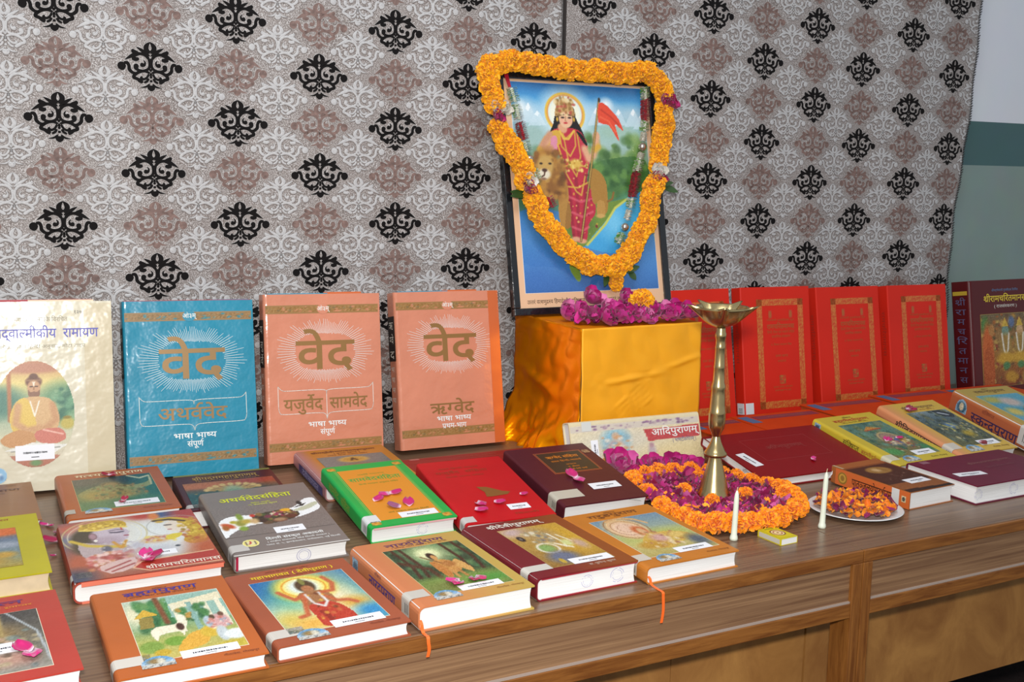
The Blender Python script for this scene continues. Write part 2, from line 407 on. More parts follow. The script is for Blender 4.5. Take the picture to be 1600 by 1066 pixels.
# ------------------------------------------------------------------ the two tables
TOPW = wood('table_laminate', '#5E4434', '#86694F', 3.0, (1.0, 45, 45), 0.32, 0.12)
APRW = wood('apron_laminate', '#6B4A32', '#9A7654', 3.0, (0.8, 30, 60), 0.5, 0.03)
LIPW = wood('honey_lipping', '#6B3C14', '#96602A', 4.0, (2.2, 26, 30), 0.42, 0.08)
POSTW = wood('honey_post', '#6B3C14', '#96602A', 4.0, (30, 26, 2.2), 0.42, 0.08)
PLYW = wood('plywood_panel', '#94622F', '#B98546', 2.5, (3, 6, 2), 0.55, 0.04)
def table(label, x0, x1, joints):
    r = empty('display_table', T3(0, 0, 0), label, 'table', 'display tables')
    part('tabletop', MB().box(x0+0.0008, x1-0.0008, 0.002, 1.06, -0.018, 0.0), TOPW, r, bevel=0.0006)
    part('front_lipping', MB().box(x0+0.001, x1-0.001, -0.004, 0.0019, -0.0236, -0.0008), LIPW, r, bevel=0.001)
    part('apron', MB().box(x0+0.024, x1-0.024, 0.003, 0.015, -0.0955, -0.0237), APRW, r)
    part('apron_bead', MB().box(x0+0.024, x1-0.024, -0.001, 0.0029, -0.0972, -0.0940), mat('dusty_bead', '#9C8B80', 0.8), r)
    part('lower_rail', MB().box(x0+0.024, x1-0.024, -0.003, 0.030, -0.124, -0.0975), LIPW, r, bevel=0.001)
    for xa in (x0+0.001, x1-0.0235): part('leg', MB().box(xa, xa+0.0225, -0.004, 0.045, FLZ, -0.0240), POSTW, r, bevel=0.0012)
    for xa in (x0+0.002, x1-0.042): part('leg', MB().box(xa, xa+0.04, 1.01, 1.055, FLZ, -0.0190), POSTW, r, bevel=0.0012)
    xs = [x0+0.002]+joints+[x1-0.002]
    for a, b in zip(xs[:-1], xs[1:]): part('front_panel', MB().box(a+0.0006, b-0.0006, 0.130, 0.140, -0.396, -0.0190), PLYW, r)
    for xa in (x0+0.003, x1-0.013): part('side_panel', MB().box(xa, xa+0.01, 0.141, 1.0, -0.394, -0.0190), PLYW, r)
    return r
table('long brown laminate table under the left and middle books, front edge nearest the camera', -2.4, 0.0, [-1.6, -0.93, -0.315])
table('brown laminate table on the right carrying the plate of petals', 0.0, 2.2, [1.0])
# ------------------------------------------------------------------ books
PAGES = None
def page_mat():
    m = bpy.data.materials.new('page_edges'); m.use_nodes = True; nt = m.node_tree; N = nt.nodes; L = nt.links; b = N['Principled BSDF']; b.inputs['Roughness'].default_value = 0.75
    tc = N.new('ShaderNodeTexCoord'); mp = N.new('ShaderNodeMapping'); mp.inputs['Scale'].default_value = (4, 4, 900); L.new(tc.outputs['Object'], mp.inputs[0])
    n = N.new('ShaderNodeTexNoise'); n.inputs['Scale'].default_value = 2; n.inputs['Detail'].default_value = 3; L.new(mp.outputs[0], n.inputs['Vector'])
    cr = N.new('ShaderNodeValToRGB'); e = cr.color_ramp.elements; e[0].position = 0.3; e[0].color = (*lin('#D3D2CF'), 1); e[1].position = 0.6; e[1].color = (*lin('#EFEEEC'), 1)
    L.new(n.outputs[0], cr.inputs[0]); L.new(cr.outputs[0], b.inputs['Base Color']); return m
PAGES = page_mat()
OLDP = mat('old_page_edges', '#D9C3A0', 0.8, var=(40, 0.1))
BOOKS = {}
class Book: pass
def pose(v):
    x, y, z, yw, ti, ro, W, H, T = v
    c, s = math.cos(yw), math.sin(yw); w = Vector((c, s, 0)); d0 = Vector((-s, c, 0)); k = Vector((0, 0, 1))
    d = d0*math.cos(ti)+k*math.sin(ti); n = w.cross(d); w, d = w*math.cos(ro)+d*math.sin(ro), d*math.cos(ro)-w*math.sin(ro)
    return Matrix(((w.x, d.x, n.x, x), (w.y, d.y, n.y, y), (w.z, d.z, n.z, z), (0, 0, 0, 1)))
def book(key, name, label, v, cov, group=None, pages=None, board=0.0026, rs=0.006, over=0.0035, spine='L', wrap=False):
    """v = back-bottom-left corner x,y,z, yaw, tilt, roll, W, H, T.  Local: x across, y up the cover, z out of the cover.  spine on side L, T(op, rear) or none"""
    b = Book(); b.W, b.H, b.T = v[6:]; b.root = empty(name, pose(v), label, 'book', group); BOOKS[key] = b; b.v = v
    W, H, T = b.W, b.H, b.T
    swap = spine in 'TBR'
    def prof(w):
        out = [(w, T)]
        for k in range(5): a = math.pi/2*k/4; out.append((rs-rs*math.sin(a), T-rs+rs*math.cos(a)))
        for k in range(5): a = math.pi/2*k/4; out.append((rs-rs*math.cos(a), rs-rs*math.sin(a)))
        out.append((w, 0))
        ri = max(rs-board, 0.001); inn = [(w, board)]
        for k in range(5): a = math.pi/2*k/4; inn.append((board+ri-ri*math.sin(a), board+ri-ri*math.cos(a)))
        for k in range(5): a = math.pi/2*k/4; inn.append((board+ri-ri*math.cos(a), T-board-ri+ri*math.sin(a)))
        inn.append((w, T-board)); return out+inn
    def place(p, y):       # profile (across spine, thickness) -> local
        a, z = p
        if spine == 'T': return (y, H-a, z)
        if spine == 'B': return (y, a, z)
        if spine == 'R': return (W-a, y, z)
        return (a, y, z)
    wd, ln = (H, W) if spine in 'TB' else (W, H)
    P = prof(wd); n = len(P); mb = MB()
    V = [place(p, 0.0) for p in P]+[place(p, ln) for p in P]
    h = n//2
    Fc = [(i, (i+1) % n, n+(i+1) % n, n+i) for i in range(n)]
    for off in (0, n):
        for i in range(h-1):
            Fc.append((off+i, off+i+1, off+n-2-i, off+n-1-i))
    mb.add(V, Fc); o = part('cover', mb, cov, b.root)
    bm = bmesh.new(); bm.from_mesh(o.data); bmesh.ops.recalc_face_normals(bm, faces=bm.faces); bm.to_mesh(o.data); bm.free()
    # pages: block with hollowed fore-edge
    pb = MB(); z0, z1 = board, T-board; N = 7; V = []; a0 = board+0.0005
    for k in range(N):
        t = k/(N-1); z = z0+(z1-z0)*t; dip = 0.0025*(1-(2*t-1)**2)
        for p, y in (((a0, z), over), ((wd-over-dip, z), over), ((wd-over-dip, z), ln-over), ((a0, z), ln-over)): V.append(place(p, y))
    Fc = []
    for k in range(N-1):
        for i in range(4): Fc.append((4*k+i, 4*k+(i+1) % 4, 4*k+4+(i+1) % 4, 4*k+4+i))
    Fc += [(3, 2, 1, 0), tuple(4*(N-1)+i for i in range(4))]
    pb.add(V, Fc); po = part('pages', pb, pages or PAGES, b.root)
    bm = bmesh.new(); bm.from_mesh(po.data); bmesh.ops.recalc_face_normals(bm, faces=bm.faces); bm.to_mesh(po.data); bm.free()
    return b
def rect(b, name, x0, y0, x1, y1, col, dz=0.0004, m=None, th=0.0002):
    return part(name, MB().box(x0, x1, y0, y1, b.T+dz-th, b.T+dz), m or mat('sheet_'+col.lstrip('#'), col, 0.45), b.root)
def title(b, s, u, vv, h, col, width=None, **k):
    k.setdefault('z', b.T+0.0005); return txt(b.root, s, u*b.W, vv*b.H, h, col, width, **k)
def sp_frame(b):   # spine on the left: reads from head to tail
    return (Vector((-0.0004, b.H, b.T/2)), Vector((0, -1, 0)), Vector((0, 0, 1)))
def spine_text(b, s, along, h, col, width=None, up=0.0, name='spine_text', **k):
    return txt(b.root, s, along*b.H, -h/2+up, h, col, width, name=name, frame=sp_frame(b), **k)
def lib_label(b, u, vv, w=0.062, h=0.018, rot=0.0, n=9):
    """white library sticker with a strip of black bar-like print"""
    me = MB().box(-w/2, w/2, -h/2, h/2, 0, 0.0003)
    mt = Matrix.Translation((u*b.W, vv*b.H, b.T+0.0006)) @ Matrix.Rotation(rot, 4, 'Z')
    o = part('library_label', me, mat('white_sticker', '#E6E6EA', 0.5), b.root, mtx=mt)
    q = MB(); r = random.Random(int(u*1000)+len(BOOKS)); x = -w*0.30
    while x < w*0.30:
        bw = r.uniform(0.0008, 0.0026); q.box(x, x+bw, -0.0022+r.uniform(0, 0.0008), 0.0022-r.uniform(0, 0.0008), 0.0003, 0.00045); x += bw+r.uniform(0.0004, 0.0012)
    q.box(-w*0.1, w*0.1, -h*0.32, -h*0.27, 0.0003, 0.00045)
    part('label_print', q, mat('label_ink', '#23232C', 0.6), o); return o
def spine_tape(b, vv, w=0.034, h=0.022, col='#CFCFCD'):
    """call-number tape folded round the spine onto the cover"""
    y0 = vv*b.H; q = MB(); e = 0.0005
    pts = [(w, b.T+e)]+[(0.006-(0.006+e)*math.sin(a), b.T-0.006+(0.006+e)*math.cos(a)) for a in (0, .4, .8, 1.2, math.pi/2)]+[(-e, b.T*0.22)]
    V = [(x, y0, z) for x, z in pts]+[(x, y0+h, z) for x, z in pts]; n = len(pts)
    q.add(V, [(i, i+1, n+i+1, n+i) for i in range(n-1)])
    o = part('call_number_tape', q, mat('tape_'+col.lstrip('#'), col, 0.4), b.root)
    q = MB()
    for k in range(3): q.add([(-e-0.0003, y0+0.004+0.005*k, b.T*0.35), (-e-0.0003, y0+0.0055+0.005*k, b.T*0.35), (-e-0.0003, y0+0.0055+0.005*k, b.T*0.75), (-e-0.0003, y0+0.004+0.005*k, b.T*0.75)], [(0, 1, 2, 3)])
    part('call_number_print', q, mat('label_ink', '#23232C', 0.6), o); return o
def emblem(b, u, vv, w=0.036, h=0.026):
    """small publisher emblem: scenic vignette with a lettered strip below"""
    p = Pic(26, 18, '#9FB6C8').ell(.5, .75, .5, .35, '#5F93BE', .4).ell(.45, .55, .25, .25, '#8C7348', .4).ell(.6, .5, .12, .25, '#C9C3B0', .4).grain(.06)
    p.poly([(0, 0), (1, 0), (1, .3), (0, .3)], '#BDBCB6'); p.speck(24, ['#4A4A4A', '#6A6864'], .03, (0, .02, 1, .28), .8)
    return p.obj('publisher_emblem', b.root, u*b.W-w/2, vv*b.H-h/2, w, h, b.T+0.0007, mask=lambda U, V: (V < .45) | (((U-.5)/.5)**2+((V-.42)/.6)**2 < 1.02))
def stamp(b, u, zc, r=0.012):
    q = MB(); pts = [(u*b.W+r*math.cos(a), 0.0030, zc*b.T+r*0.92*math.sin(a)) for a in [2*math.pi*k/28 for k in range(29)]]
    for rr in (1.0, 0.72):
        for i in range(28):
            if rnd.random() < 0.3: continue
            c = Vector((u*b.W, 0.0030, zc*b.T)); a = c+(Vector(pts[i])-c)*rr; d = c+(Vector(pts[i+1])-c)*rr
            q.add([tuple(a), tuple(d), tuple(c+(d-c)*0.94), tuple(c+(a-c)*0.94)], [(0, 1, 2, 3)])
    if q.v: part('library_stamp', q, mat('stamp_ink', '#9A9AC8', 0.7), b.root)
def ribbon_mark(b, x, drop=0.03, out=0.012):
    z = b.T*0.45; pts = [(x, 0.006, z), (x, -0.0015, z*0.85), (x+0.001, -0.005, 0.003), (x+0.0015, -out*0.6, 0.0012), (x+0.002, -out, 0.0008), (x+0.002, -out-0.002, -0.006), (x+0.003, -out-0.0025, -drop*0.6), (x+0.001, -out-0.002, -drop)]
    P = catmull(pts, 5); q = MB(); V = []
    for i, p in enumerate(P): w = 0.0024; V += [(p[0]-w, p[1], p[2]), (p[0]+w, p[1]-0.0006, p[2])]
    q.add(V, [(2*i, 2*i+1, 2*i+3, 2*i+2) for i in range(len(P)-1)]); o = part('bookmark_ribbon', q, mat('orange_ribbon', '#F0651E', 0.5), b.root)
    m = o.modifiers.new('thick', 'SOLIDIFY'); m.thickness = 0.0005
SMALL = 'संक्षिप्त'
def cmat(key, c1, c2=None, axis=0, span=(0, .19), rough=0.4, bump=(55, 0.06), coat=0.06):
    return mat('cover_'+key, c1, rough, bump=bump, var=None if c2 else (18, 0.05), coat=coat, c2=c2, axis=axis, span=span, spec=0.32)
def picture(b, p, x0, y0, x1, y1, line='#E0D8C0'):
    """picture print with its thin pale keyline, in cover fractions"""
    if line: rect(b, 'picture_keyline', x0*b.W-0.0008, y0*b.H-0.0008, x1*b.W+0.0008, y1*b.H+0.0008, line, 0.0003)
    return p.obj('cover_picture', b.root, x0*b.W, y0*b.H, (x1-x0)*b.W, (y1-y0)*b.H, b.T+0.0005)
# --- front row
b = book('brahma', 'hardback_book', 'orange hardback with blue title and a cover picture of white cow and pillared hall', [-1.2663,-.0139+.004,.0005,-.0007,.0387,-.0043,.1913,.2761,.0231], cmat('brahma', '#B05C28'))
title(b, SMALL, .50, .945, .0045, '#5A2A1C'); title(b, 'ब्रह्मपुराण', .50, .895, .0125, '#3B2C86', .105, bold=1)
title(b, '( सचित्र, मोटा टाइप ) केवल हिन्दी', .5, .868, .0042, '#6A3420', .1, name='subtitle_text')
p = Pic(96, 84).grad([(0, '#B9A85A'), (.3, '#A3A75B'), (.5, '#7C9A6E'), (.75, '#5E8A78'), (1, '#A9BDB0')])
p.ell(.12, .75, .2, .22, '#D8D3B0', .5).speck(60, ['#2F5E38', '#3F7A45', '#5C8A4A'], .045, (.1, .45, .5, .95)).line([(.33, 1), (.36, .55)], .03, '#7A4A2C')
p.poly([(.05, .68), (.18, .82), (.3, .7)], '#C9A135').poly([(.08, .5), (.1, .68), (.24, .68), (.22, .5)], '#8C7A3A')
p.poly([(.42, .62), (.44, .98), (1, .98), (1, .5), (.9, .5), (.62, .55)], '#8FB0A2').poly([(.44, .85), (1, .95), (1, .82), (.45, .74)], '#DAD0B0')
for x in (.46, .62, .78, .92): p.poly([(x, .35), (x+.055, .35), (x+.045, .84), (x-.01, .84)], '#DDD6BC' if x != .62 else '#7FA298')
p.speck(26, ['#2E5B36', '#46783F', '#B8893A'], .03, (.5, .52, .62, .74)); p.speck(20, ['#2E5B36', '#46783F'], .03, (.68, .55, .78, .78))
p.poly([(.16, .42), (.24, .5), (.42, .5), (.47, .56), (.55, .52), (.5, .4), (.46, .3), (.43, .38), (.24, .36), (.2, .28)], '#E3D9C0', smooth=3).ell(.5, .58, .05, .07, '#E5DDC6').ell(.46, .45, .04, .06, '#4A2B22')
p.ell(.12, .2, .12, .09, '#7A9540').ell(.36, .24, .11, .07, '#6F9436').ell(.2, .1, .08, .05, '#B89A2E').poly([(.34, .08), (.5, .3), (.66, .34), (.7, .24), (.62, .12)], '#D2A03C', smooth=3).ell(.72, .3, .1, .09, '#C9A83A')
p.ell(.75, .45, .05, .1, '#A9B8C0').ell(.86, .44, .1, .12, '#C99C9A').ell(.8, .52, .03, .04, '#5A4632').ell(.9, .55, .03, .04, '#6A4A38').ell(.83, .24, .06, .12, '#B8C0C2').speck(20, ['#B86A5E', '#E3D7C6', '#8E9AA8'], .02, (.72, .35, .98, .5)).ell(.95, .2, .12, .08, '#D7DCDA').ell(.9, .05, .2, .06, '#B9A63F').grain(.035)
picture(b, p, .20, .115, .90, .83); emblem(b, .285, .105, .042, .03); spine_tape(b, .10, .048, .026, '#C9C2B8'); lib_label(b, .64, .125, .075, .021)
title(b, 'गीताप्रेस, गोरखपुर', .83, .04, .0045, '#6A3420', name='publisher_text'); spine_text(b, 'ब्रह्मपुराण', .45, .007, '#6A3420')
b = book('mahab', 'hardback_book', 'terracotta hardback with yellow title and four-armed red-robed figure on blue', [-1.062,-.0088+.006,.0003,.0287,.0169,.0037,.1952,.2711,.0234], cmat('mahab', '#9A5035'))
title(b, 'महाभागवत ( देवीपुराण )', .52, .885, .010, '#E4C52B', .132, bold=1); title(b, 'सचित्र हिन्दी अनुवाद सहित', .5, .955, .0036, '#6E3020', .07, name='subtitle_text'); title(b, 'मूल श्लोक, केवल हिन्दी', .52, .862, .0036, '#6E3020', .09, name='subtitle_text')
p = Pic(90, 84).grad([(0, '#3D8FB0'), (.5, '#2E86B0'), (1, '#2A6FA8')]).ell(.5, .5, .46, .62, '#B9C48A', .5).ell(.3, .3, .3, .35, '#D8D2A0', .5).ell(.65, .4, .25, .3, '#E2D9B4', .5).ell(.08, .9, .2, .3, '#2565A2', .6).ell(.25, .62, .18, .3, '#4FA58E', .6, .7)
p.ell(.48, .76, .3, .26, '#D9C23C', .25).ell(.48, .77, .25, .21, '#E9D86A', .2).ell(.48, .78, .17, .16, '#D6E0D8', .3).ring(.48, .77, .22, .19, .06, '#D79A35')
p.ell(.82, .35, .16, .1, '#C9A04A', .6).ell(.12, .22, .18, .12, '#C9B45A', .7).ell(.9, .15, .14, .12, '#2E86B8', .6).ell(.3, .1, .2, .1, '#D9A64A', .6)
p.ell(.5, .78, .10, .13, '#4A3B26').ell(.5, .72, .06, .075, '#A86E48').ell(.5, .88, .03, .07, '#7A7A3C').poly([(.38, .66), (.62, .66), (.68, .5), (.62, .36), (.38, .36), (.34, .52)], '#9A6A44', smooth=3)
p.poly([(.38, .42), (.62, .42), (.72, .2), (.70, .04), (.5, .0), (.36, .04), (.36, .22)], '#B23A28', smooth=3).poly([(.42, .3), (.46, .02), (.5, .0), (.5, .3)], '#8E2A20')
for pts in ([(.42, .62), (.3, .56), (.24, .66), (.2, .74)], [(.6, .62), (.72, .62), (.78, .76), (.74, .9)], [(.4, .56), (.34, .4), (.3, .26), (.22, .24)], [(.6, .54), (.68, .42), (.78, .4), (.84, .34)]): p.line(pts, .026, '#B8603A')
p.line([(.43, .62), (.44, .44), (.52, .36), (.58, .44), (.57, .62)], .014, '#D5D0CC').speck(16, ['#6B3A24', '#C06A3A', '#D8A040'], .018, (.4, .1, .64, .7)).grain(.03)
picture(b, p, .14, .11, .895, .835); emblem(b, .285, .075, .044, .03); spine_tape(b, .085, .05, .026, '#C3BDB4'); lib_label(b, .66, .13, .076, .024)
title(b, 'गीताप्रेस, गोरखपुर', .83, .045, .0045, '#6E3020', name='publisher_text'); spine_text(b, 'महाभागवत', .45, .008, '#4E1E16')
b = book('narada', 'hardback_book', 'thick peach hardback with purple spine lettering and a forest picture of a walking sage', [-.8541,.008,.0003,.0212,.011,.0021,.1919,.2737,.0384], cmat('narada', '#C4784E', '#B89E4E', 0, (.02, .2)), rs=.011)
title(b, SMALL, .56, .935, .006, '#5A3046'); title(b, 'नारदपुराण', .54, .885, .0125, '#57305E', .105, bold=1); title(b, '( सचित्र, मोटा टाइप ) केवल हिन्दी', .56, .858, .0042, '#7A4038', .1, name='subtitle_text')
p = Pic(86, 80).grad([(0, '#4F6E38'), (.25, '#5F7A3C'), (.4, '#2F4630'), (1, '#31543E')]).speck(160, ['#1E3324', '#2F5A38', '#3E6A44', '#26402C', '#587A4E'], .05, (0, .4, 1, 1))
p.ell(.48, .82, .22, .18, '#C9D49A', .7).ell(.46, .8, .12, .1, '#E6E6B4', .5)
for x in (.1, .2, .74, .9): p.line([(x, 1), (x+.03, .6), (x-.02, .35)], .022, '#40291C')
p.line([(.03, .7), (.28, .5), (.3, .3)], .03, '#4A3020').ell(.5, .12, .6, .16, '#7A8E44', .5).ell(.8, .15, .25, .08, '#4E8A3A', .5).ell(.2, .1, .25, .1, '#6E7A3E', .5)
p.ell(.47, .74, .055, .08, '#2A1E16').ell(.485, .71, .035, .055, '#C79256').poly([(.42, .64), (.56, .64), (.66, .52), (.64, .4), (.52, .34), (.44, .42)], '#C08A48', smooth=3).poly([(.42, .62), (.36, .6), (.38, .28), (.46, .3), (.48, .45)], '#B5763A', smooth=2).poly([(.6, .52), (.7, .62), (.76, .4), (.72, .3), (.64, .42)], '#C99A58', smooth=2)
p.line([(.5, .4), (.5, .26)], .02, '#C08A50').line([(.58, .4), (.6, .26)], .02, '#B07A42').line([(.34, .76), (.5, .56)], .01, '#6E4424').ell(.56, .54, .08, .07, '#A8703A', .3).grain(.035)
picture(b, p, .20, .11, .90, .835, '#C9B88A'); emblem(b, .295, .095, .042, .03); spine_tape(b, .115, .034, .028, '#BDB8AE'); lib_label(b, .62, .135, .07, .02)
title(b, 'गीताप्रेस, गोरखपुर', .83, .05, .0045, '#8A5A2A', name='publisher_text'); spine_text(b, 'नारदपुराण', .50, .015, '#4A3A86', .105, up=-.005, bold=1); spine_text(b, SMALL, .44, .0055, '#5A3046', up=.012, name='spine_subtitle_text')
p = Pic(16, 18, '#8DB0C8').ell(.5, .4, .4, .4, '#4F6E84').grain(.08); p.obj('spine_emblem', b.root, .012, -.016, .024, .024, 0, frame=sp_frame(b)); ribbon_mark(b, .004, .028, .020)
b = book('devi', 'hardback_book', 'maroon hardback with white title and a gold battle scene on its cover', [-.6471,.0341,-.0006,.0117,.0018,.0013,.189,.2665,.0392], cmat('devi', '#6E1A23', '#83431F', 0, (.05, .17)), rs=.010)
q = part('endpaper_edge', MB().box(.010, b.W-.001, .0003, .0012, b.T-.0044, b.T-.0027), mat('red_board', '#A32736', .5), b.root); part('endpaper_edge', MB().box(.010, b.W-.001, .0003, .0012, .0027, .0042), mat('red_board', '#A32736', .5), b.root)
title(b, 'श्रीदेवीपुराणम्', .48, .885, .0135, '#E8E2D4', .105, bold=1)
p = Pic(80, 70).grad([(0, '#8A6A34'), (.5, '#A88540'), (1, '#B9923F')]).ell(.2, .9, .25, .12, '#BFA6A0', .6).ell(.8, .6, .3, .4, '#C29A34', .6).ell(.5, .7, .25, .25, '#A68A5A', .5)
p.ell(.15, .72, .055, .07, '#2E2A2A').ell(.15, .72, .025, .03, '#6A6258').ell(.3, .42, .13, .1, '#7FA05A', .3).ring(.33, .42, .15, .12, .16, '#D6D0B8').ell(.35, .18, .22, .14, '#5E6A80', .4).speck(30, ['#D9D3BC', '#8E8A70', '#6A6E74', '#C2B27A'], .03, (.25, .5, .6, .85)).line([(.62, .75), (.66, .5), (.6, .4)], .016, '#E0D9C0').line([(.72, .7), (.8, .5)], .014, '#DCD6BC').line([(.52, .5), (.6, .42), (.68, .36)], .018, '#E0D9C0').ell(.7, .48, .08, .08, '#C8CC8A', .4).ell(.86, .42, .09, .12, '#B79A86', .5).ell(.25, .1, .04, .06, '#B79A3A').grain(.035)
picture(b, p, .255, .115, .865, .835, '#B79A5A'); spine_tape(b, .10, .046, .024, '#C6C1B8'); lib_label(b, .655, .15, .075, .024); title(b, 'डा. पुष्पेन्द्र कुमार', .70, .055, .006, '#C9B2A2', .05, name='author_text'); stamp(b, .8, .5, .013); stamp(b, .5, .48, .011)
b = book('garuda', 'hardback_book', 'orange hardback with a many-headed serpent canopy picture, long orange ribbon hanging over the edge', [-.4517,.0218,-.0007,.0162,.0242,.0036,.1907,.2649,.0307], cmat('garuda', '#B87028'), rs=.009)
title(b, SMALL, .50, .945, .0055, '#6B3A1C'); title(b, 'गरुडपुराण', .50, .885, .0125, '#6A3A20', .105, bold=1)
p = Pic(84, 70).grad([(0, '#A89A5A'), (.35, '#B9B27A'), (.6, '#8FA292'), (1, '#5E87A2')]).ell(.55, .45, .6, .15, '#A8B060', .6).ell(.3, .72, .25, .28, '#C9A878', .2).ell(.3, .68, .2, .22, '#D8B7A0', .25)
for k in range(5): p.ring(.32, .72, .26-.035*k, .28-.045*k, .03, ['#8A5A34', '#D9B88A', '#9A6A40', '#E0C69A', '#8E5E3C'][k])
p.line([(.2, .95), (.4, 1.0), (.58, .92), (.66, .78)], .02, '#C9A070').ell(.42, .62, .09, .12, '#B8603A', .3).ell(.43, .6, .05, .08, '#C9A27A').poly([(.2, .3), (.4, .5), (.6, .52), (.85, .45), (.95, .3), (.7, .22), (.4, .12)], '#C2A04C', smooth=3).ell(.3, .25, .2, .1, '#B58C3C', .3).ell(.5, .38, .12, .1, '#C29A92', .4).speck(40, ['#D8C6A2', '#A87A4A', '#C9B060', '#9C6A5A'], .022, (.25, .15, .8, .55)).ell(.9, .2, .12, .14, '#4F5E6A', .5).ell(.75, .4, .1, .06, '#D0B46A', .3).grain(.03)
picture(b, p, .16, .13, .92, .825); emblem(b, .30, .09, .042, .028); spine_tape(b, .10, .03, .026, '#C2BAAE'); lib_label(b, .66, .16, .07, .022); title(b, 'गीताप्रेस, गोरखपुर', .83, .05, .0045, '#7A4420', name='publisher_text'); ribbon_mark(b, .006, .05, .034); spine_text(b, 'गरुडपुराण', .45, .010, '#6A2A18')
# --- left edge
b = book('redleft', 'hardback_book', 'red hardback with a dark framed picture, cut off at the bottom left corner', [-1.4907,.0114,.0001,.0272,.0243,.003,.19,.2725,.0356], cmat('redleft', '#AE3C32'))
title(b, 'संतरत्न', .52, .885, .012, '#57306A', .09, bold=1); title(b, 'सचित्र हिन्दी रूपान्तर', .55, .84, .005, '#D8922E', .1, name='subtitle_text')
p = Pic(60, 84).grad([(0, '#8E8A80'), (.4, '#6E6A5E'), (1, '#3E3C3C')]).ell(.3, .8, .22, .1, '#C9A090', .3).ring(.35, .82, .28, .14, .06, '#B9BFC2').ell(.5, .6, .3, .2, '#8C744C', .5).line([(.62, .95), (.62, .6)], .02, '#A08A58').ell(.4, .3, .3, .12, '#7E9A9A', .5).ell(.6, .2, .25, .12, '#B08A7A', .5).speck(50, ['#A89A7A', '#6E7E7A', '#C0A08A', '#5A4A3C'], .05, (.05, .05, .95, .7)).line([(.7, 1), (.95, .6), (1, .1)], .012, '#A9B0B4').grain(.035)
picture(b, p, .15, .09, .83, .78); title(b, 'गीताप्रेस', .42, .03, .005, '#7A2A20', name='publisher_text'); lib_label(b, .52, .36, .06, .03)
b = book('yellow', 'hardback_book', 'yellow hardback with aged cream pages at the left edge', [-1.4943,.3930,0,.0062,.0516,0,.19,.2725,.034], cmat('yellow', '#B0A51E'), pages=OLDP)
title(b, 'संक्षिप्त महाभारत', .5, .92, .008, '#9A2A20', .1)
p = Pic(50, 60).grad([(0, '#A08A3A'), (.35, '#6E8286'), (.7, '#5E6E86'), (1, '#B8602E')]).ell(.8, .9, .4, .1, '#C9602A', .3).ell(.7, .55, .4, .08, '#8E97A6', .4).ell(.8, .3, .15, .08, '#B58E3A', .4).ell(.6, .15, .25, .1, '#A88A3E', .4).grain(.03)
picture(b, p, .14, .15, .80, .78, '#8A7A30'); title(b, 'गीताप्रेस', .5, .06, .005, '#6A5A1A', name='publisher_text')
b = book('brown', 'hardback_book', 'plain brown hardback with small dark title in front of the cream picture book', [-1.4852,.6850,0,0,.0016,0,.19,.258,.030], cmat('brown', '#8F623F'))
title(b, 'कूर्मपुराण', .62, .80, .012, '#5A3320', .1, bold=1); title(b, 'मूल हिन्दी', .66, .73, .005, '#5A3320', name='subtitle_text'); title(b, 'गीताप्रेस', .8, .93, .004, '#5A3320', name='publisher_text')
# --- second row
b = book('ram', 'hardback_book', 'large glossy hardback with two facing painted deities and a red title band below', [-1.2819,.3223,0,-.0071,.0309,-.0008,.226,.2747,.0345], cmat('ram', '#9E4030', bump=(40, .1)), rs=.012)
p = Pic(150, 130).grad([(0, '#9A4E3A'), (.18, '#A88A74'), (.45, '#C6C4BE'), (.8, '#C9C4BC'), (.93, '#A8604E'), (1, '#983C30')])
p.ell(.55, .58, .34, .36, '#D8D9D6', .5).ell(.03, .6, .10, .6, '#4E5674', .7).ell(.08, .24, .14, .3, '#A8543A', .6).ell(.08, .88, .13, .12, '#B0584A', .6).ell(.03, .06, .12, .12, '#3E4258', .6).ell(.62, .98, .1, .07, '#B03E2C', .5).ell(.78, .97, .09, .09, '#46547A', .5).ell(.95, .92, .12, .14, '#A03A34', .6).ell(.70, .94, .04, .07, '#D07A3A', .4).ell(.97, .62, .08, .2, '#B8503A', .6)
p.ring(.30, .70, .30, .30, .022, '#C2B47E', .9).ring(.30, .70, .26, .26, .02, '#E0D8B4', .7).ell(.30, .70, .25, .25, '#D3CFC2', .3, .6)
p.ell(.19, .66, .13, .20, '#3A2E24', .15).ell(.15, .52, .10, .12, '#43362A', .3).ell(.33, .69, .13, .17, '#B4A4B0', .12).poly([(.36, .80), (.455, .775), (.475, .73), (.485, .71), (.462, .685), (.466, .665), (.452, .65), (.458, .635), (.44, .60), (.38, .57), (.28, .58), (.26, .80)], '#BDAEBA', smooth=3).ell(.30, .60, .10, .07, '#A08C98', .4, .7)
p.poly([(.13, .84), (.18, .93), (.30, .965), (.42, .955), (.475, .90), (.465, .82), (.34, .835), (.22, .80)], '#BE9A2C', smooth=3).speck(70, ['#94741E', '#E6CC62', '#A8842A', '#D8B848'], .012, (.16, .83, .46, .94)).line([(.14, .83), (.26, .80), (.40, .825), (.47, .81)], .010, '#E0C45A')
p.ell(.215, .70, .028, .055, '#A07C86', .2).ring(.215, .70, .026, .05, .2, '#7E5E68').ell(.225, .62, .012, .02, '#E8E2D8').line([(.345, .735), (.39, .722), (.435, .728)], .009, '#453C50').line([(.34, .765), (.39, .775), (.44, .762)], .006, '#6A5C6C').line([(.435, .655), (.458, .652)], .008, '#98404E').line([(.43, .80), (.435, .765)], .006, '#B8402E')
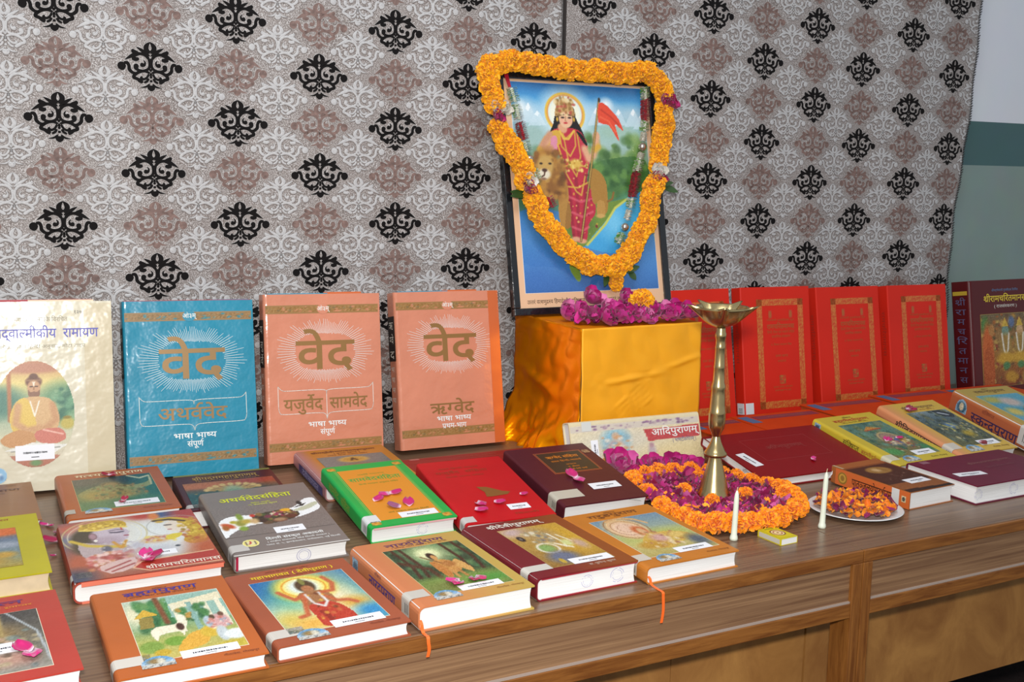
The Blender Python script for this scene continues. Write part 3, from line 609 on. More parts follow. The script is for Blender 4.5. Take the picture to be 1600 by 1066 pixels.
p.poly([(.10, .60), (.24, .56), (.40, .52), (.46, .38), (.40, .28), (.14, .30)], '#AE9C9E', smooth=3).line([(.06, .66), (.16, .55), (.30, .49), (.40, .47)], .018, '#C4A83C').ell(.28, .46, .035, .05, '#5C5C6C', .3).line([(.34, .56), (.38, .44), (.43, .56)], .012, '#C08A34').speck(16, ['#E8E4DA', '#B8B0B4'], .012, (.22, .40, .48, .56)).ell(.50, .45, .06, .07, '#B9B4BC', .5)
p.speck(190, ['#B85A58', '#DCB4AC', '#98423C', '#CC8C84', '#B87A52', '#E2C8C0'], .020, (.13, .13, .50, .40)).poly([(.19, .19), (.44, .27), (.40, .11), (.25, .06)], '#CCACA6', smooth=2).line([(.22, .12), (.40, .22)], .008, '#9A4A48').line([(.26, .09), (.42, .17)], .008, '#9A4A48')
p.ring(.82, .72, .21, .19, .022, '#A8A49C', .9).ell(.84, .71, .10, .11, '#DED2C2', .15).poly([(.76, .78), (.755, .73), (.74, .71), (.765, .69), (.765, .66), (.80, .62), (.88, .64), (.88, .8)], '#DCCDBB', smooth=3).poly([(.66, .85), (.74, .89), (.86, .87), (.96, .78), (1, .62), (1, .40), (.88, .36), (.82, .44), (.90, .58), (.885, .70), (.84, .80), (.76, .83)], '#C09E2E', smooth=3).speck(70, ['#98761E', '#DEC456', '#A8562C', '#B8902A'], .014, (.84, .38, 1, .82)).line([(.68, .845), (.80, .845), (.90, .785)], .012, '#4A3424').line([(.745, .745), (.79, .742)], .008, '#4A3830').line([(.755, .66), (.775, .658)], .006, '#A84A4A').ell(.72, .82, .03, .02, '#C09A3A', .4)
p.ell(.64, .51, .10, .06, '#C9A47E', .4).speck(44, ['#B0605A', '#DCC462', '#CDBCAC', '#C8963E'], .014, (.55, .46, .78, .57)).poly([(.72, .56), (.84, .58), (.80, .50), (.72, .48)], '#D2BC3C', smooth=2).ell(.97, .26, .14, .18, '#AE5632', .6).ell(.60, .33, .17, .10, '#BDBDC2', .5).ell(.76, .36, .02, .014, '#46464C')
p.poly([(.39, .10), (.47, .185), (.95, .22), (1, .22), (1, .03), (.5, .025)], '#A8362A').line([(.40, .10), (.475, .185), (.98, .217)], .005, '#DEB892').line([(.40, .10), (.50, .03), (1, .034)], .005, '#DEB892').grain(.018)
p.obj('cover_picture', b.root, .002, .001, b.W-.003, b.H-.002, b.T+.0005)
title(b, 'श्रीरामचरितमानस', .735, .055, .0125, '#E4D3C2', .115, z=b.T+.0009, bold=1); lib_label(b, .60, .285, .06, .02); spine_tape(b, .055, .03, .022, '#B9B5B0')
part('paper_wrap', MB().box(.012, b.W-.002, -.0012, -.0002, b.T-.0075, b.T-.0005), mat('salmon_wrap', '#D9745A', .5), b.root); part('paper_wrap', MB().box(.012, b.W-.03, -.0012, -.0002, .0002, .0035), mat('salmon_wrap', '#D9745A', .5), b.root)
b = book('atharva', 'hardback_book', 'grey-brown hardback with yellow-green title and a white swoosh of spices and herbs', [-1.0351,.3513,.0005,-.005,.1102,.0026,.1968,.271,.0307], cmat('atharva', '#776D68', coat=.15, rough=.36), rs=.007)
title(b, 'अथर्ववेदसंहिता', .47, .80, .0165, '#C8CE2E', .132, bold=1); title(b, 'विविध आयुर्वेद', .49, .735, .0042, '#C8CE2E', name='subtitle_text'); title(b, 'डा. केशवराम कुमार', .50, .705, .0048, '#C8CE2E', name='author_text')
p = Pic(110, 60, '#776D68'); pts = [(0, .30), (.02, .52), (.12, .66), (.3, .66), (.55, .66), (.75, .74), (.9, .98), (1, .96), (1, .66), (.9, .5), (.7, .38), (.45, .34), (.25, .3), (.1, .16), (.02, .02), (0, .02)]
p.poly(pts, '#E6E6E6', smooth=4).poly([(.36, .4), (.34, .62), (.6, .7), (.75, .62), (.74, .42), (.5, .3)], '#3E3A2E', smooth=3)
p.speck(60, ['#2E2A22', '#4A4634', '#6E3A2A', '#8A6A3A', '#3E5A2E', '#7A2E4A'], .022, (.36, .42, .74, .66)).speck(26, ['#B04A5A', '#7E2A48', '#C2A04A', '#E0D8C0'], .014, (.5, .52, .7, .68)).ell(.66, .68, .05, .05, '#D9A028').ell(.68, .46, .06, .07, '#5A3226').ell(.56, .38, .07, .07, '#7A5240').ell(.56, .39, .05, .05, '#9A7A5A').ell(.44, .34, .05, .06, '#5A4632').ell(.4, .42, .05, .06, '#3A2A22')
p.ell(.08, .38, .045, .1, '#B8502A', .3, rot=.4).ell(.05, .32, .03, .08, '#9A5A22', .3).ell(.22, .62, .03, .12, '#7C8E36', .3).ell(.2, .42, .05, .1, '#8E8A38', .3).ell(.26, .46, .05, .07, '#B09A3E', .4).ell(.2, .24, .04, .07, '#7E9636', .3).ell(.14, .48, .03, .05, '#A89A30', .3).ell(.33, .44, .04, .09, '#C2A070', .4).ell(.34, .62, .025, .05, '#B83A2A', .3)
p.poly([(.72, .62), (.8, .58), (.92, .66), (1, .78), (.98, .84), (.86, .74)], '#B9B9A0', smooth=3).poly([(.75, .72), (.84, .8), (.9, .84), (.85, .74)], '#2E3230').ell(.83, .86, .025, .07, '#23282A').grain(.02)
p.obj('cover_picture', b.root, .015*b.W, .25*b.H, .965*b.W, .47*b.H, b.T+.0005)
lib_label(b, .58, .275, .052, .024); title(b, 'दिल्ली संस्कृत अकादमी', .585, .155, .0075, '#E4E4E2', .10, bold=1, name='publisher_text'); title(b, '( राष्ट्रीय राजधानी क्षेत्र दिल्ली सरकार )', .60, .115, .0045, '#E0E0DE', .108, name='publisher_text'); title(b, 'प्लाट सं. ५, झण्डेवालान, करोलबाग, नई दिल्ली', .63, .075, .0045, '#E0E0DE', .128, name='address_text')
p = Pic(24, 24, '#D6C86A').ring(.5, .5, .44, .44, .12, '#E8DFA0').ell(.5, .5, .28, .28, '#D8CFA0').line([(.4, .4), (.5, .5), (.5, .7)], .05, '#B03A3A').line([(.25, .3), (.25, .7)], .04, '#6A5A5A').line([(.75, .3), (.75, .7)], .04, '#6A5A5A')
p.obj('publisher_emblem', b.root, .115*b.W, .085*b.H, .03, .03, b.T+.0006, mask=lambda U, V: (U-.5)**2+(V-.5)**2 < .245)
spine_tape(b, .045, .03, .026, '#B8B3AE'); spine_text(b, 'अथर्ववेदसंहिता', .45, .010, '#9A948E'); part('headband', MB().box(.004, .0075, -.0004, .0028, .003, b.T-.003), mat('crimson_band', '#A3143A', .5), b.root)
part('plastic_jacket', MB().box(.0, b.W, -.0022, .0006, b.T+.0001, b.T+.0007), mat('clear_film', '#C9C4C0', .15), b.root)
for k in range(4): stamp(b, .60, .42, .0125)
b = book('sama', 'hardback_book', 'green bordered hardback with an orange panel and scattered rose petals on it', [-.7868,.3872,.001,-.0105,.1204,.0004,.1665,.2897,.0330], cmat('sama', '#1FA045'), rs=.007)
rect(b, 'orange_panel', .135*b.W, .075*b.H, .865*b.W, .905*b.H, '#D88A24'); 
for k, (e, c) in enumerate(((.100, '#8EBE5A'), (.118, '#C9B25A'))):
    q = MB(); t = .0006; x0, x1, y0, y1 = e*b.W, (1-e)*b.W, .055*b.H, .93*b.H
    for bx in ((x0, x0+t, y0, y1), (x1-t, x1, y0, y1)): part('border_line', MB().box(*bx, b.T, b.T+.0003), mat('border_'+c[1:], c, .4), b.root)
for u, v_ in ((.09, .945), (.91, .945), (.09, .045), (.91, .045)):
    p = Pic(14, 14, '#2DA24D').ell(.5, .5, .5, .5, '#C98A2E', .5).speck(12, ['#D8A040', '#B06A20'], .14).obj('corner_ornament', b.root, u*b.W-.009, v_*b.H-.008, .018, .016, b.T+.0005)
title(b, 'सामवेदसंहिता', .5, .70, .0155, '#2E9A3E', .105, bold=1); title(b, 'महर्षि दयानन्द', .5, .80, .0045, '#4A8A2E', .055, name='subtitle_text'); title(b, 'हिन्दी व्याख्या अनुवाद सहित', .5, .64, .005, '#4A8A2E', .08, name='subtitle_text'); title(b, 'आर्य साहित्य प्रकाशन, दिल्ली', .55, .165, .005, '#3E6A22', .08, name='publisher_text')
spine_text(b, 'सामवेद', .28, .013, '#8AA23A', .06, bold=1); spine_text(b, 'संहिता', .52, .013, '#8AA23A', .05, bold=1); spine_tape(b, .06, .026, .030, '#D2D3D3'); lib_label(b, .62, .115, .072, .022)
part('pink_endpaper', MB().box(.006, b.W-.002, -.0006, .0008, b.T-.006, b.T-.0027), mat('pink_paper', '#D9A6A6', .6), b.root); stamp(b, .6, .45, .011)
b = book('red_a', 'hardback_book', 'bright red hardback with faint gold lettering and a gold map shape', [-.622,.3445,.001,-.0622,.150,-.0044,.1800,.2792,.0287], cmat('red_a', '#B80F18', coat=0))
title(b, 'सरल हिन्दी भावार्थ', .42, .85, .006, '#8E3A20', .085, name='subtitle_text'); title(b, 'यजुर्वेद  संहिता', .42, .775, .010, '#8E3A20', .11); title(b, 'हिन्दी भाष्य सहित', .42, .71, .005, '#8E3A20', .08, name='subtitle_text')
q = MB(); pts = [(-.024, .035), (-.004, .030), (.010, .016), (.020, .006), (.034, .0), (.024, -.010), (-.010, -.013), (-.020, -.012), (-.016, .008)]
q.add([(a+.56*b.W, c+.40*b.H, b.T+.0005) for a, c in pts], [tuple(range(len(pts)))]); part('gold_map', q, mat('print_A0682C', '#8F5E2A', .4, metal=.3), b.root)
lib_label(b, .69, .17, .042, .022); title(b, 'दिल्ली', .72, .06, .005, '#8E3A20', .05, name='publisher_text'); spine_tape(b, .02, .024, .022, '#BFB8B4')
b = book('red_b', 'hardback_book', 'dark red landscape hardback half hidden under the bright red book', [-.5833,.5790,.0005,-.0376,.0104,-.0038,.3131,.2001,.034], cmat('red_b', '#8A1219', coat=.05), spine='T', over=.003)
for y_ in (.93, .80, .78): rect(b, 'gold_rule', .0, y_*b.H, b.W, y_*b.H+.001, '#A04034')
title(b, 'यजुर्वेद भाष्य', .55, .86, .006, '#A8483A', .09); rect(b, 'call_number_tape', .12*b.W, .60*b.H, .17*b.W, .72*b.H, '#B98A86'); rect(b, 'call_number_tape', .06*b.W, .92*b.H, .13*b.W, .96*b.H, '#B06A64')
part('side_tape', MB().box(-.0008, -.0001, .12, .19, .006, b.T-.003), mat('white_sticker', '#E6E6EA', .5), b.root)
b = book('rig', 'hardback_book', 'maroon hardback with an orange lettered black panel beside the heap of roses', [-.4151,.3521,.001,-.0234,.1605,-.0081,.188,.2708,.0339], cmat('rig', '#4E1722', coat=0), rs=.005)
x0, x1, y0, y1 = .30*b.W, .84*b.W, .52*b.H, .87*b.H
rect(b, 'gold_frame', x0-.004, y0-.004, x1+.004, y1+.004, '#B5602A', .0002); rect(b, 'maroon_gap', x0-.003, y0-.003, x1+.003, y1+.003, '#57202A', .0003); rect(b, 'gold_frame', x0-.001, y0-.001, x1+.001, y1+.001, '#B5602A', .0004); rect(b, 'black_panel', x0, y0, x1, y1, '#33291C', .0005)
title(b, 'ऋग्वेद संहिता', .57, .765, .010, '#D27A22', .075, bold=1, z=b.T+.0008); title(b, 'सरल हिन्दी-भावार्थ', .57, .70, .0065, '#D27A22', .07, z=b.T+.0008, name='subtitle_text'); title(b, 'सम्पादक', .58, .635, .0045, '#D27A22', z=b.T+.0008, name='author_text'); title(b, 'पं. श्रीराम', .58, .59, .005, '#D27A22', z=b.T+.0008, name='author_text'); title(b, 'भगवती देवी शर्मा', .58, .545, .005, '#D27A22', .05, z=b.T+.0008, name='author_text')
lib_label(b, .67, .24, .064, .026); spine_tape(b, .11, .062, .034, '#B9B2A2')
p = Pic(14, 12, '#6A4434').ell(.5, .5, .4, .4, '#8E6A4A', .4).grain(.1).obj('corner_emblem', b.root, .86*b.W, .80*b.H, .022, .022, b.T+.0005, mask=lambda U, V: (U-.5)**2+(V-.5)**2 < .24)
# --- third row
b = book('matsya', 'hardback_book', 'orange-brown hardback with a green picture of a great fish', [-1.259,.6381,.0005,-.0167,.0246,-.0012,.1973,.2789,.0364], cmat('matsya', '#A65426', coat=.15), rs=.008)
title(b, 'मत्स्यमहापुराण', .51, .885, .016, '#E2CFA8', .128, bold=1)
p = Pic(90, 66).grad([(0, '#5E7A4E'), (.4, '#6E7A4C'), (.7, '#4F5A42'), (1, '#3E4A44')]).ell(.75, .9, .3, .2, '#23424A', .5).ell(.95, .5, .2, .5, '#2E5E52', .6).ell(.15, .9, .3, .15, '#5E5848', .5)
p.poly([(.02, .5), (.2, .68), (.45, .76), (.7, .66), (.9, .7), (.98, .85), (.95, .62), (.78, .5), (.6, .36), (.3, .3), (.1, .36)], '#8A8A58', smooth=4, alpha=.9).line([(.7, .98), (.84, .86), (.97, .92)], .014, '#B9B898').line([(.97, .92), (.95, .62)], .012, '#A8A884')
p.ell(.45, .72, .12, .1, '#8E7A50', .4).ring(.45, .72, .1, .09, .12, '#6A5A38').ell(.22, .42, .16, .14, '#A08A42', .6).ell(.5, .4, .28, .12, '#8C7A44', .4).speck(70, ['#5E5230', '#A0935A', '#6A7A4A', '#8E6A3A', '#3E5A3E'], .022, (.2, .3, .85, .72)).ell(.2, .1, .3, .12, '#56764A', .6).ell(.7, .15, .3, .12, '#3E6A50', .6).grain(.03)
picture(b, p, .145, .13, .885, .84, '#C9A878'); emblem(b, .285, .115, .046, .026); spine_tape(b, .10, .018, .024, '#B0A89C'); lib_label(b, .64, .20, .078, .028)
title(b, 'गीताप्रेस, गोरखपुर', .8, .06, .005, '#7A3A1C', name='publisher_text')
b = book('padma', 'hardback_book', 'dark maroon hardback with gold title and a many-headed serpent, mostly under the grey book', [-1.0556,.6050,.0005,-.0579,.0015,-.0065,.1961,.2440,.0345], cmat('padma', '#481018', coat=.03), rs=.006)
title(b, 'श्रीपद्ममहापुराणम्', .5, .80, .019, '#A8843C', .128, bold=1); title(b, 'हिन्दी अनुवाद सहित', .5, .755, .004, '#A8843C', .12, name='subtitle_text'); title(b, 'महर्षि व्यास प्रणीत', .47, .915, .004, '#8A7A40', .08, name='author_text')
p = Pic(80, 60).grad([(0, '#2A4A48'), (.5, '#23484A'), (.8, '#8A4A2C'), (1, '#8E5A34')]).ell(.2, .85, .35, .12, '#A8603A', .4).ell(.85, .9, .3, .1, '#9A3E2A', .5)
for k in range(9):
    a = -1.2+2.4*k/8; p.line([(.5, .5), (.5+.3*math.sin(a), .55+.3*math.cos(a)*.9)], .022, '#A8864A').ell(.5+.3*math.sin(a), .55+.28*math.cos(a), .035, .06, '#C2A468', .3)
p.ell(.5, .6, .1, .16, '#8E9A78', .4).ell(.5, .35, .2, .2, '#3E6A5E', .5).speck(40, ['#1E3A34', '#4A7A6A', '#9A7A3C'], .02, (.05, .1, .95, .6)).grain(.03)
p.obj('cover_picture', b.root, .06*b.W, .06*b.H, .90*b.W, .67*b.H, b.T+.0005); rect(b, 'olive_band', .01*b.W, .955*b.H, .99*b.W, .995*b.H, '#7A7A38'); spine_tape(b, .06, .024, .022, '#B5B0AC'); spine_text(b, 'पद्मपुराण', .4, .012, '#8A5A30')
b = book('devibh', 'hardback_book', 'orange hardback with lilac spine and blue band tucked behind the green book', [-.7786,.6640,.0005,-.0425,.0164,-.0043,.2008,.2600,.0340], cmat('devibh', '#A9757E', '#BB7A30', 0, (-.002, .03), bump=(40, .2)), rs=.010)
title(b, 'श्रीमद्देवीभागवतमहापुराण', .52, .885, .0095, '#5E2E2A', .145, bold=1); title(b, '( प्रथम खण्ड )', .54, .83, .007, '#5E2E2A', .06, name='subtitle_text'); title(b, 'सचित्र, हिन्दी अनुवाद सहित', .53, .785, .0045, '#6A3A28', .09, name='subtitle_text')
p = Pic(50, 50, '#767672').ell(.5, .8, .22, .13, '#C9A050', .2).ell(.5, .8, .15, .09, '#B58A3A', .3).line([(.46, .76), (.5, .86), (.54, .76)], .02, '#4A3A20').ell(.5, .35, .3, .25, '#8E6A4A', .4).grain(.02)
picture(b, p, .17, .12, .90, .755, None); fr = sp_frame(b)
q = MB(); o0, ux, uy = fr; c = [o0+ux*a+uy*c_ for a, c_ in ((.05, -.012), (.24, -.012), (.24, .006), (.05, .006))]; q.add([tuple(k+Vector((-.0001, 0, 0))) for k in c], [(0, 1, 2, 3)]); part('spine_band', q, mat('sheet_3E3A6E', '#3E3A6E', .4), b.root)
txt(b.root, 'देवीभागवत', .145, -.010, .012, '#A9A2C2', .13, name='spine_text', frame=(o0+Vector((-.0004, 0, 0)), ux, uy))
# --- right-hand lying books
def orange_book(label, x, y, W, H, T):
    b = book('orange%.2f' % x, 'hardback_book', label, [x, y, 0, -.03, 0, 0, W, H, T], cmat('orange', '#C8400F', coat=0), 'orange volumes lying in front of the red standing ones', spine='B', rs=.009, pages=mat('orange_board', '#B04A1C', .6))
    rect(b, 'violet_title_band', .19*W, H*.74, .97*W, H*.90, '#7E3A4A', .0004); title(b, 'रामचरितमानस', .58, .79, .010, '#A8685A', .12, z=b.T+.0007)
    rect(b, 'blue_label', .04*W, H*.60, .16*W, H*.92, '#2E6F96', .0005); return b
orange_book('orange volume with violet band just right of the brass lamp stem, leftmost of the row', .180, .600, .152, .200, .043)
orange_book('orange volume with blue label lying behind the plain crimson book', .338, .600, .258, .205, .043)
orange_book('orange volume with blue label lying behind the yellow picture book', .602, .628, .252, .212, .047)
orange_book('orange volume with blue label behind the two tilted picture books on the right', .862, .640, .256, .205, .050)
orange_book('orange volume at the right frame edge in front of the maroon standing book', 1.124, .625, .25, .205, .048)
b = book('agni', 'hardback_book', 'plain crimson hardback with faint title, tilted against the orange volumes', [.0837,.3707,.0003,-.0221,.1957,.0009,.323,.2261,.0225], cmat('agni', '#7E0008', coat=.03, bump=(60, .04)), spine='T')
q = MB()
for (x0, x1, y0, y1) in ((.22, .80, .34, .345), (.22, .80, .80, .805), (.22, .2235, .34, .80), (.7965, .80, .34, .80)): q.box(x0*b.W, x1*b.W, y0*b.H, y1*b.H, b.T, b.T+.0003)
part('faint_frame', q, mat('print_8A3A34', '#8A2E2E', .4), b.root); title(b, 'अग्निपुराणम्', .51, .56, .0145, '#8E3A36', .105)
lib_label(b, .10, .40, .064, .024, -1.45); rect(b, 'call_number_tape', .0, .86*b.H, .06*b.W, .93*b.H, '#C9C2BE')
txt(b.root, 'अग्नि', .06, -.004, .007, '#5A5A66', name='edge_note', frame=(Vector((.0032, b.H*.55, b.T/2)), Vector((0, -1, 0)), Vector((0, 0, 1))))
b = book('bvv', 'hardback_book', 'yellow hardback with red title and green courtly picture, tilted beside the crimson book', [.4233,.3195,.0005,.025,.1864,.0023,.19,.2712,.0279], cmat('bvv', '#C4AC36', coat=.06), rs=.007)
title(b, SMALL, .5, .935, .006, '#5A5A22'); title(b, 'ब्रह्मवैवर्तपुराण', .5, .87, .011, '#B0422A', .115, bold=1); title(b, '( सचित्र, केवल हिन्दी, मोटा टाइप )', .5, .835, .0045, '#6A5A22', .085, name='subtitle_text')
def forest(p, seedcols): return p.speck(90, seedcols, .05)
p = forest(Pic(70, 74).grad([(0, '#7A6A3A'), (.4, '#5E6A4A'), (.7, '#4F7A6C'), (1, '#3E6A60')]), ['#2E5A4E', '#5E8A78', '#4A6A42', '#6E7A5A']).poly([(.32, .78), (.5, .88), (.72, .8)], '#B8843A').line([(.33, .77), (.72, .79)], .014, '#A04A2E').ell(.55, .48, .22, .18, '#9A7A6A', .3).ring(.55, .5, .2, .17, .1, '#B8A070').ell(.45, .42, .06, .1, '#B8A890', .3).ell(.62, .42, .06, .1, '#4A5A8E', .3).ell(.7, .36, .07, .09, '#A88A3A', .4).speck(70, ['#8E4A3A', '#C2A050', '#D9C8A0', '#6A3A2E', '#4A5A7A'], .022, (.3, .15, .85, .5)).ell(.15, .15, .15, .1, '#4A8A4A', .4).ell(.9, .15, .1, .1, '#3E7A4E', .4).grain(.04)
picture(b, p, .16, .12, .90, .81, '#C9B85A'); emblem(b, .32, .085, .046, .028); spine_tape(b, .09, .03, .028, '#C9C2A8'); lib_label(b, .66, .16, .062, .024); title(b, 'गीताप्रेस, गोरखपुर', .78, .05, .005, '#7A6A22', name='publisher_text'); spine_text(b, SMALL, .47, .011, '#3A2E1E', .05); spine_text(b, 'ब्रह्मवैवर्तपुराण', .72, .008, '#A03A2A', .07)
p = Pic(14, 16, '#8AA6BC').ell(.5, .4, .4, .4, '#46566A').grain(.1); p.obj('spine_emblem', b.root, .008, -.010, .02, .02, 0, frame=sp_frame(b))
b = book('linga', 'hardback_book', 'yellow-orange hardback with dark picture and black spine lettering, tilted between two picture books', [.6303,.3286,.0005,-.0115,.2392,.0043,.1902,.27,.0280], cmat('linga', '#D28A60', '#C9A545', 0, (.0, .05), coat=.06), rs=.009)
title(b, 'श्रीलिङ्गमहापुराण', .56, .87, .0105, '#6A4A3A', .11); title(b, '( सचित्र, केवल हिन्दी )', .56, .83, .0045, '#9A5A30', .085, name='subtitle_text')
p = forest(Pic(70, 74).grad([(0, '#5A5A3A'), (.5, '#4A5248'), (.8, '#4E6068'), (1, '#7A8A8E')]), ['#2E3A34', '#5A6A5E', '#3A4A4A', '#6A6A4A']).poly([(.6, 1), (.8, 1), (1, .85), (.9, .75), (.7, .8)], '#2A3038').line([(.7, .92), (.85, .84)], .02, '#A8B0B8').ell(.5, .55, .12, .08, '#5A7A9A', .4).line([(.3, .6), (.42, .5), (.4, .4)], .016, '#C2B04A').line([(.5, .62), (.6, .5)], .016, '#B8A850').speck(60, ['#A89A5A', '#7A8A6A', '#C2BCA0', '#3A4A3A'], .022, (.2, .15, .9, .6)).ell(.6, .3, .12, .08, '#A08A2E', .5).grain(.045)
picture(b, p, .22, .13, .93, .80, '#A8904A'); emblem(b, .34, .085, .046, .03); spine_tape(b, .10, .034, .03, '#C6BDB0'); lib_label(b, .70, .15, .062, .024); spine_text(b, 'श्रीलिङ्गमहापुराण', .52, .013, '#2E2A2A', .15, bold=1, up=-.002); title(b, 'गीताप्रेस, गोरखपुर', .8, .05, .005, '#7A5A22', name='publisher_text')
b = book('skanda', 'hardback_book', 'thick brick-orange hardback with dark blue spine lettering at the right frame edge', [.874,.3250,.0005,-.0556,.1998,-.0115,.1898,.272,.0595], cmat('skanda', '#AF5F3C', '#AE9348', 0, (.0, .012), coat=.06), rs=.012)
title(b, SMALL, .52, .95, .005, '#5A4A2A'); title(b, 'स्कन्दपुराण', .54, .885, .0125, '#6E5430', .105, bold=1)
p = Pic(60, 60).grad([(0, '#7AA2AE'), (.5, '#4E8EA6'), (1, '#5A9AAE')]).ell(.2, .85, .2, .1, '#A8A050', .5).ell(.5, .75, .2, .14, '#B8A8A0', .4).poly([(.3, .3), (.6, .6), (1, .6), (1, .2), (.5, .15)], '#3A5A4E', smooth=3).ell(.7, .45, .2, .16, '#C9BCA8', .2).ell(.7, .45, .14, .12, '#B89A8A', .3).ell(.2, .45, .15, .12, '#C2B05A', .5).grain(.03)
picture(b, p, .16, .12, .92, .82, '#C9C2A0'); lib_label(b, .66, .15, .062, .024); spine_tape(b, .06, .03, .03, '#C6C2BC')
spine_text(b, 'स्कन्दपुराण', .55, .022, '#3A2A4E', .15, bold=1, up=-.012); spine_text(b, SMALL, .46, .009, '#7A3A2E', .04, up=.014, name='spine_subtitle_text')
p = Pic(24, 26, '#8AAEC4').ell(.5, .4, .42, .42, '#3E6A7E').ell(.5, .45, .2, .3, '#C9BFA0').grain(.08); p.obj('spine_emblem', b.root, .022, -.016, .036, .036, 0, frame=sp_frame(b), mask=lambda U, V: (V < .4) | (((U-.5)/.5)**2+((V-.4)/.6)**2 < 1.02))
b = book('patan', 'hardback_book', 'small thick book with orange lettered spine and gold medallion, beside the petal plate', [.2578,.1322,0,.0417,.0208,.0049,.1336,.2082,.0368], cmat('patan', '#9A5A2C', coat=.06), rs=.003, board=.0014)
o0, ux, uy = sp_frame(b)
q = MB(); q.add([tuple(o0+ux*a+uy*c+Vector((.0002, 0, 0))) for a, c in ((.012, -.0175), (b.H-.0005, -.0175), (b.H-.0005, .0172), (.012, .0172))], [(0, 1, 2, 3)]); part('orange_spine_sheet', q, mat('sheet_C8642F', '#C8642F', .4), b.root)
p = Pic(60, 60).grad([(0, '#8A5228'), (1, '#7A4420')]); p.poly([(0, .3), (.95, .3), (.95, .95), (0, .95)], '#3A2318').ell(.5, .78, .24, .12, '#A07838', .15).ell(.5, .78, .2, .1, '#8E6A34', .3).ell(.46, .79, .08, .06, '#C2A070', .4).speck(20, ['#8A6A5A', '#6A4A3A'], .012, (.2, .4, .85, .6)).poly([(0, 0), (1, 0), (1, .05), (0, .1)], '#2A1C14').grain(.02)
p.obj('cover_picture', b.root, .001, .001, b.W-.002, b.H-.03, b.T+.0004); lib_label(b, .62, .26, .06, .026)
spine_text(b, 'पातञ्जलयोगदर्शनम्', .53, .0145, '#3A1A12', .105, bold=1, up=-.002); rect(b, 'foxed_jacket_corner', 0, .86*b.H, .05*b.W, b.H, '#B59A78', .0006)
p = Pic(20, 20, '#C2953E').ring(.5, .5, .4, .4, .15, '#7A5A22').ell(.5, .5, .2, .22, '#8E6A2E').obj('medallion', b.root, .018, -.0145, .028, .028, 0, frame=(o0+Vector((-.0002, 0, 0)), ux, uy), mask=lambda U, V: (U-.5)**2+(V-.5)**2 < .25)
q = MB(); q.add([tuple(o0+ux*a+uy*c+Vector((-.0003, 0, 0))) for a, c in ((.163, -.0172), (.182, -.0172), (.182, .0172), (.163, .0172))], [(0, 1, 2, 3)]); part('call_number_tape', q, mat('tape_CFCFCD', '#CFCFCD', .4), b.root)
p = Pic(12, 16, '#C9B48A').ell(.5, .5, .35, .35, '#4A4A42').grain(.1).obj('spine_emblem', b.root, .188, -.006, .011, .013, 0, frame=(o0+Vector((-.0002, 0, 0)), ux, uy))
q = MB(); q.add([(-.001, b.H-.004, b.T*.72), (-.010, b.H-.012, b.T*.62), (-.016, b.H-.006, b.T*.30), (-.004, b.H-.002, b.T*.30)], [(0, 1, 2, 3)]); o = part('torn_paper_flap', q, mat('white_sticker', '#E6E6EA', .5), b.root); sd = o.modifiers.new('t', 'SOLIDIFY'); sd.thickness = .0006
b = book('maroonR', 'hardback_book', 'wine-coloured landscape hardback with white pages at the right frame edge', [.4102+.001,.0991,0,.0072,.0197,.0012,.2915,.185,.0407], cmat('maroonR', '#651430', coat=.06), spine='T', rs=.006)
title(b, 'श्रीमद्भागवतपुराणम्', .62, .62, .009, '#8E5A5A', .13); title(b, 'हिन्दी टीका सहित', .62, .45, .006, '#7E4450', .09, name='subtitle_text'); lib_label(b, .20, .36, .075, .022, -.12); rect(b, 'call_number_tape', .08*b.W, .86*b.H, .16*b.W, .94*b.H, '#8A5A66'); stamp(b, .03, .5, .012); stamp(b, .40, .5, .013)
# --- standing volumes along the curtain
def rays(b, cu, cv, rx, ry, ox, oy, col):
    q = MB(); n = 104; r = random.Random(3)
    for k in range(n):
        a = 2*math.pi*(k+.5)/n; c, s = math.cos(a), math.sin(a)
        ri = (abs(c/rx)**3+abs(s/ry)**3)**(-1/3)*(1+r.uniform(-.03, .05)); ro = (abs(c/ox)**2.2+abs(s/oy)**2.2)**(-1/2.2)*r.uniform(.86, 1.04)
        w0, w1 = .0005, .0003; p0 = Vector((cu+c*ri, cv+s*ri)); p1 = Vector((cu+c*ro, cv+s*ro)); nn = Vector((-s, c))
        q.add([(p0.x-nn.x*w0, p0.y-nn.y*w0, b.T+.0005), (p0.x+nn.x*w0, p0.y+nn.y*w0, b.T+.0005), (p1.x+nn.x*w1, p1.y+nn.y*w1, b.T+.0005), (p1.x-nn.x*w1, p1.y-nn.y*w1, b.T+.0005)], [(0, 1, 2, 3)])
    part('sunburst_rays', q, mat('print_'+col[1:], col, .45), b.root)
def outline(b, pts, w, col, name='bracket_line'):
    q = MB(); P = pts
    for a, c in zip(P[:-1], P[1:]):
        a, c = Vector(a), Vector(c); d = (c-a).normalized(); n = Vector((-d.y, d.x))*w; d = d*w
        q.add([(*(a-n-d), b.T+.0005), (*(c-n+d), b.T+.0005), (*(c+n+d), b.T+.0005), (*(a+n-d), b.T+.0005)], [(0, 1, 2, 3)])
    part(name, q, mat('print_'+col[1:], col, .45), b.root)
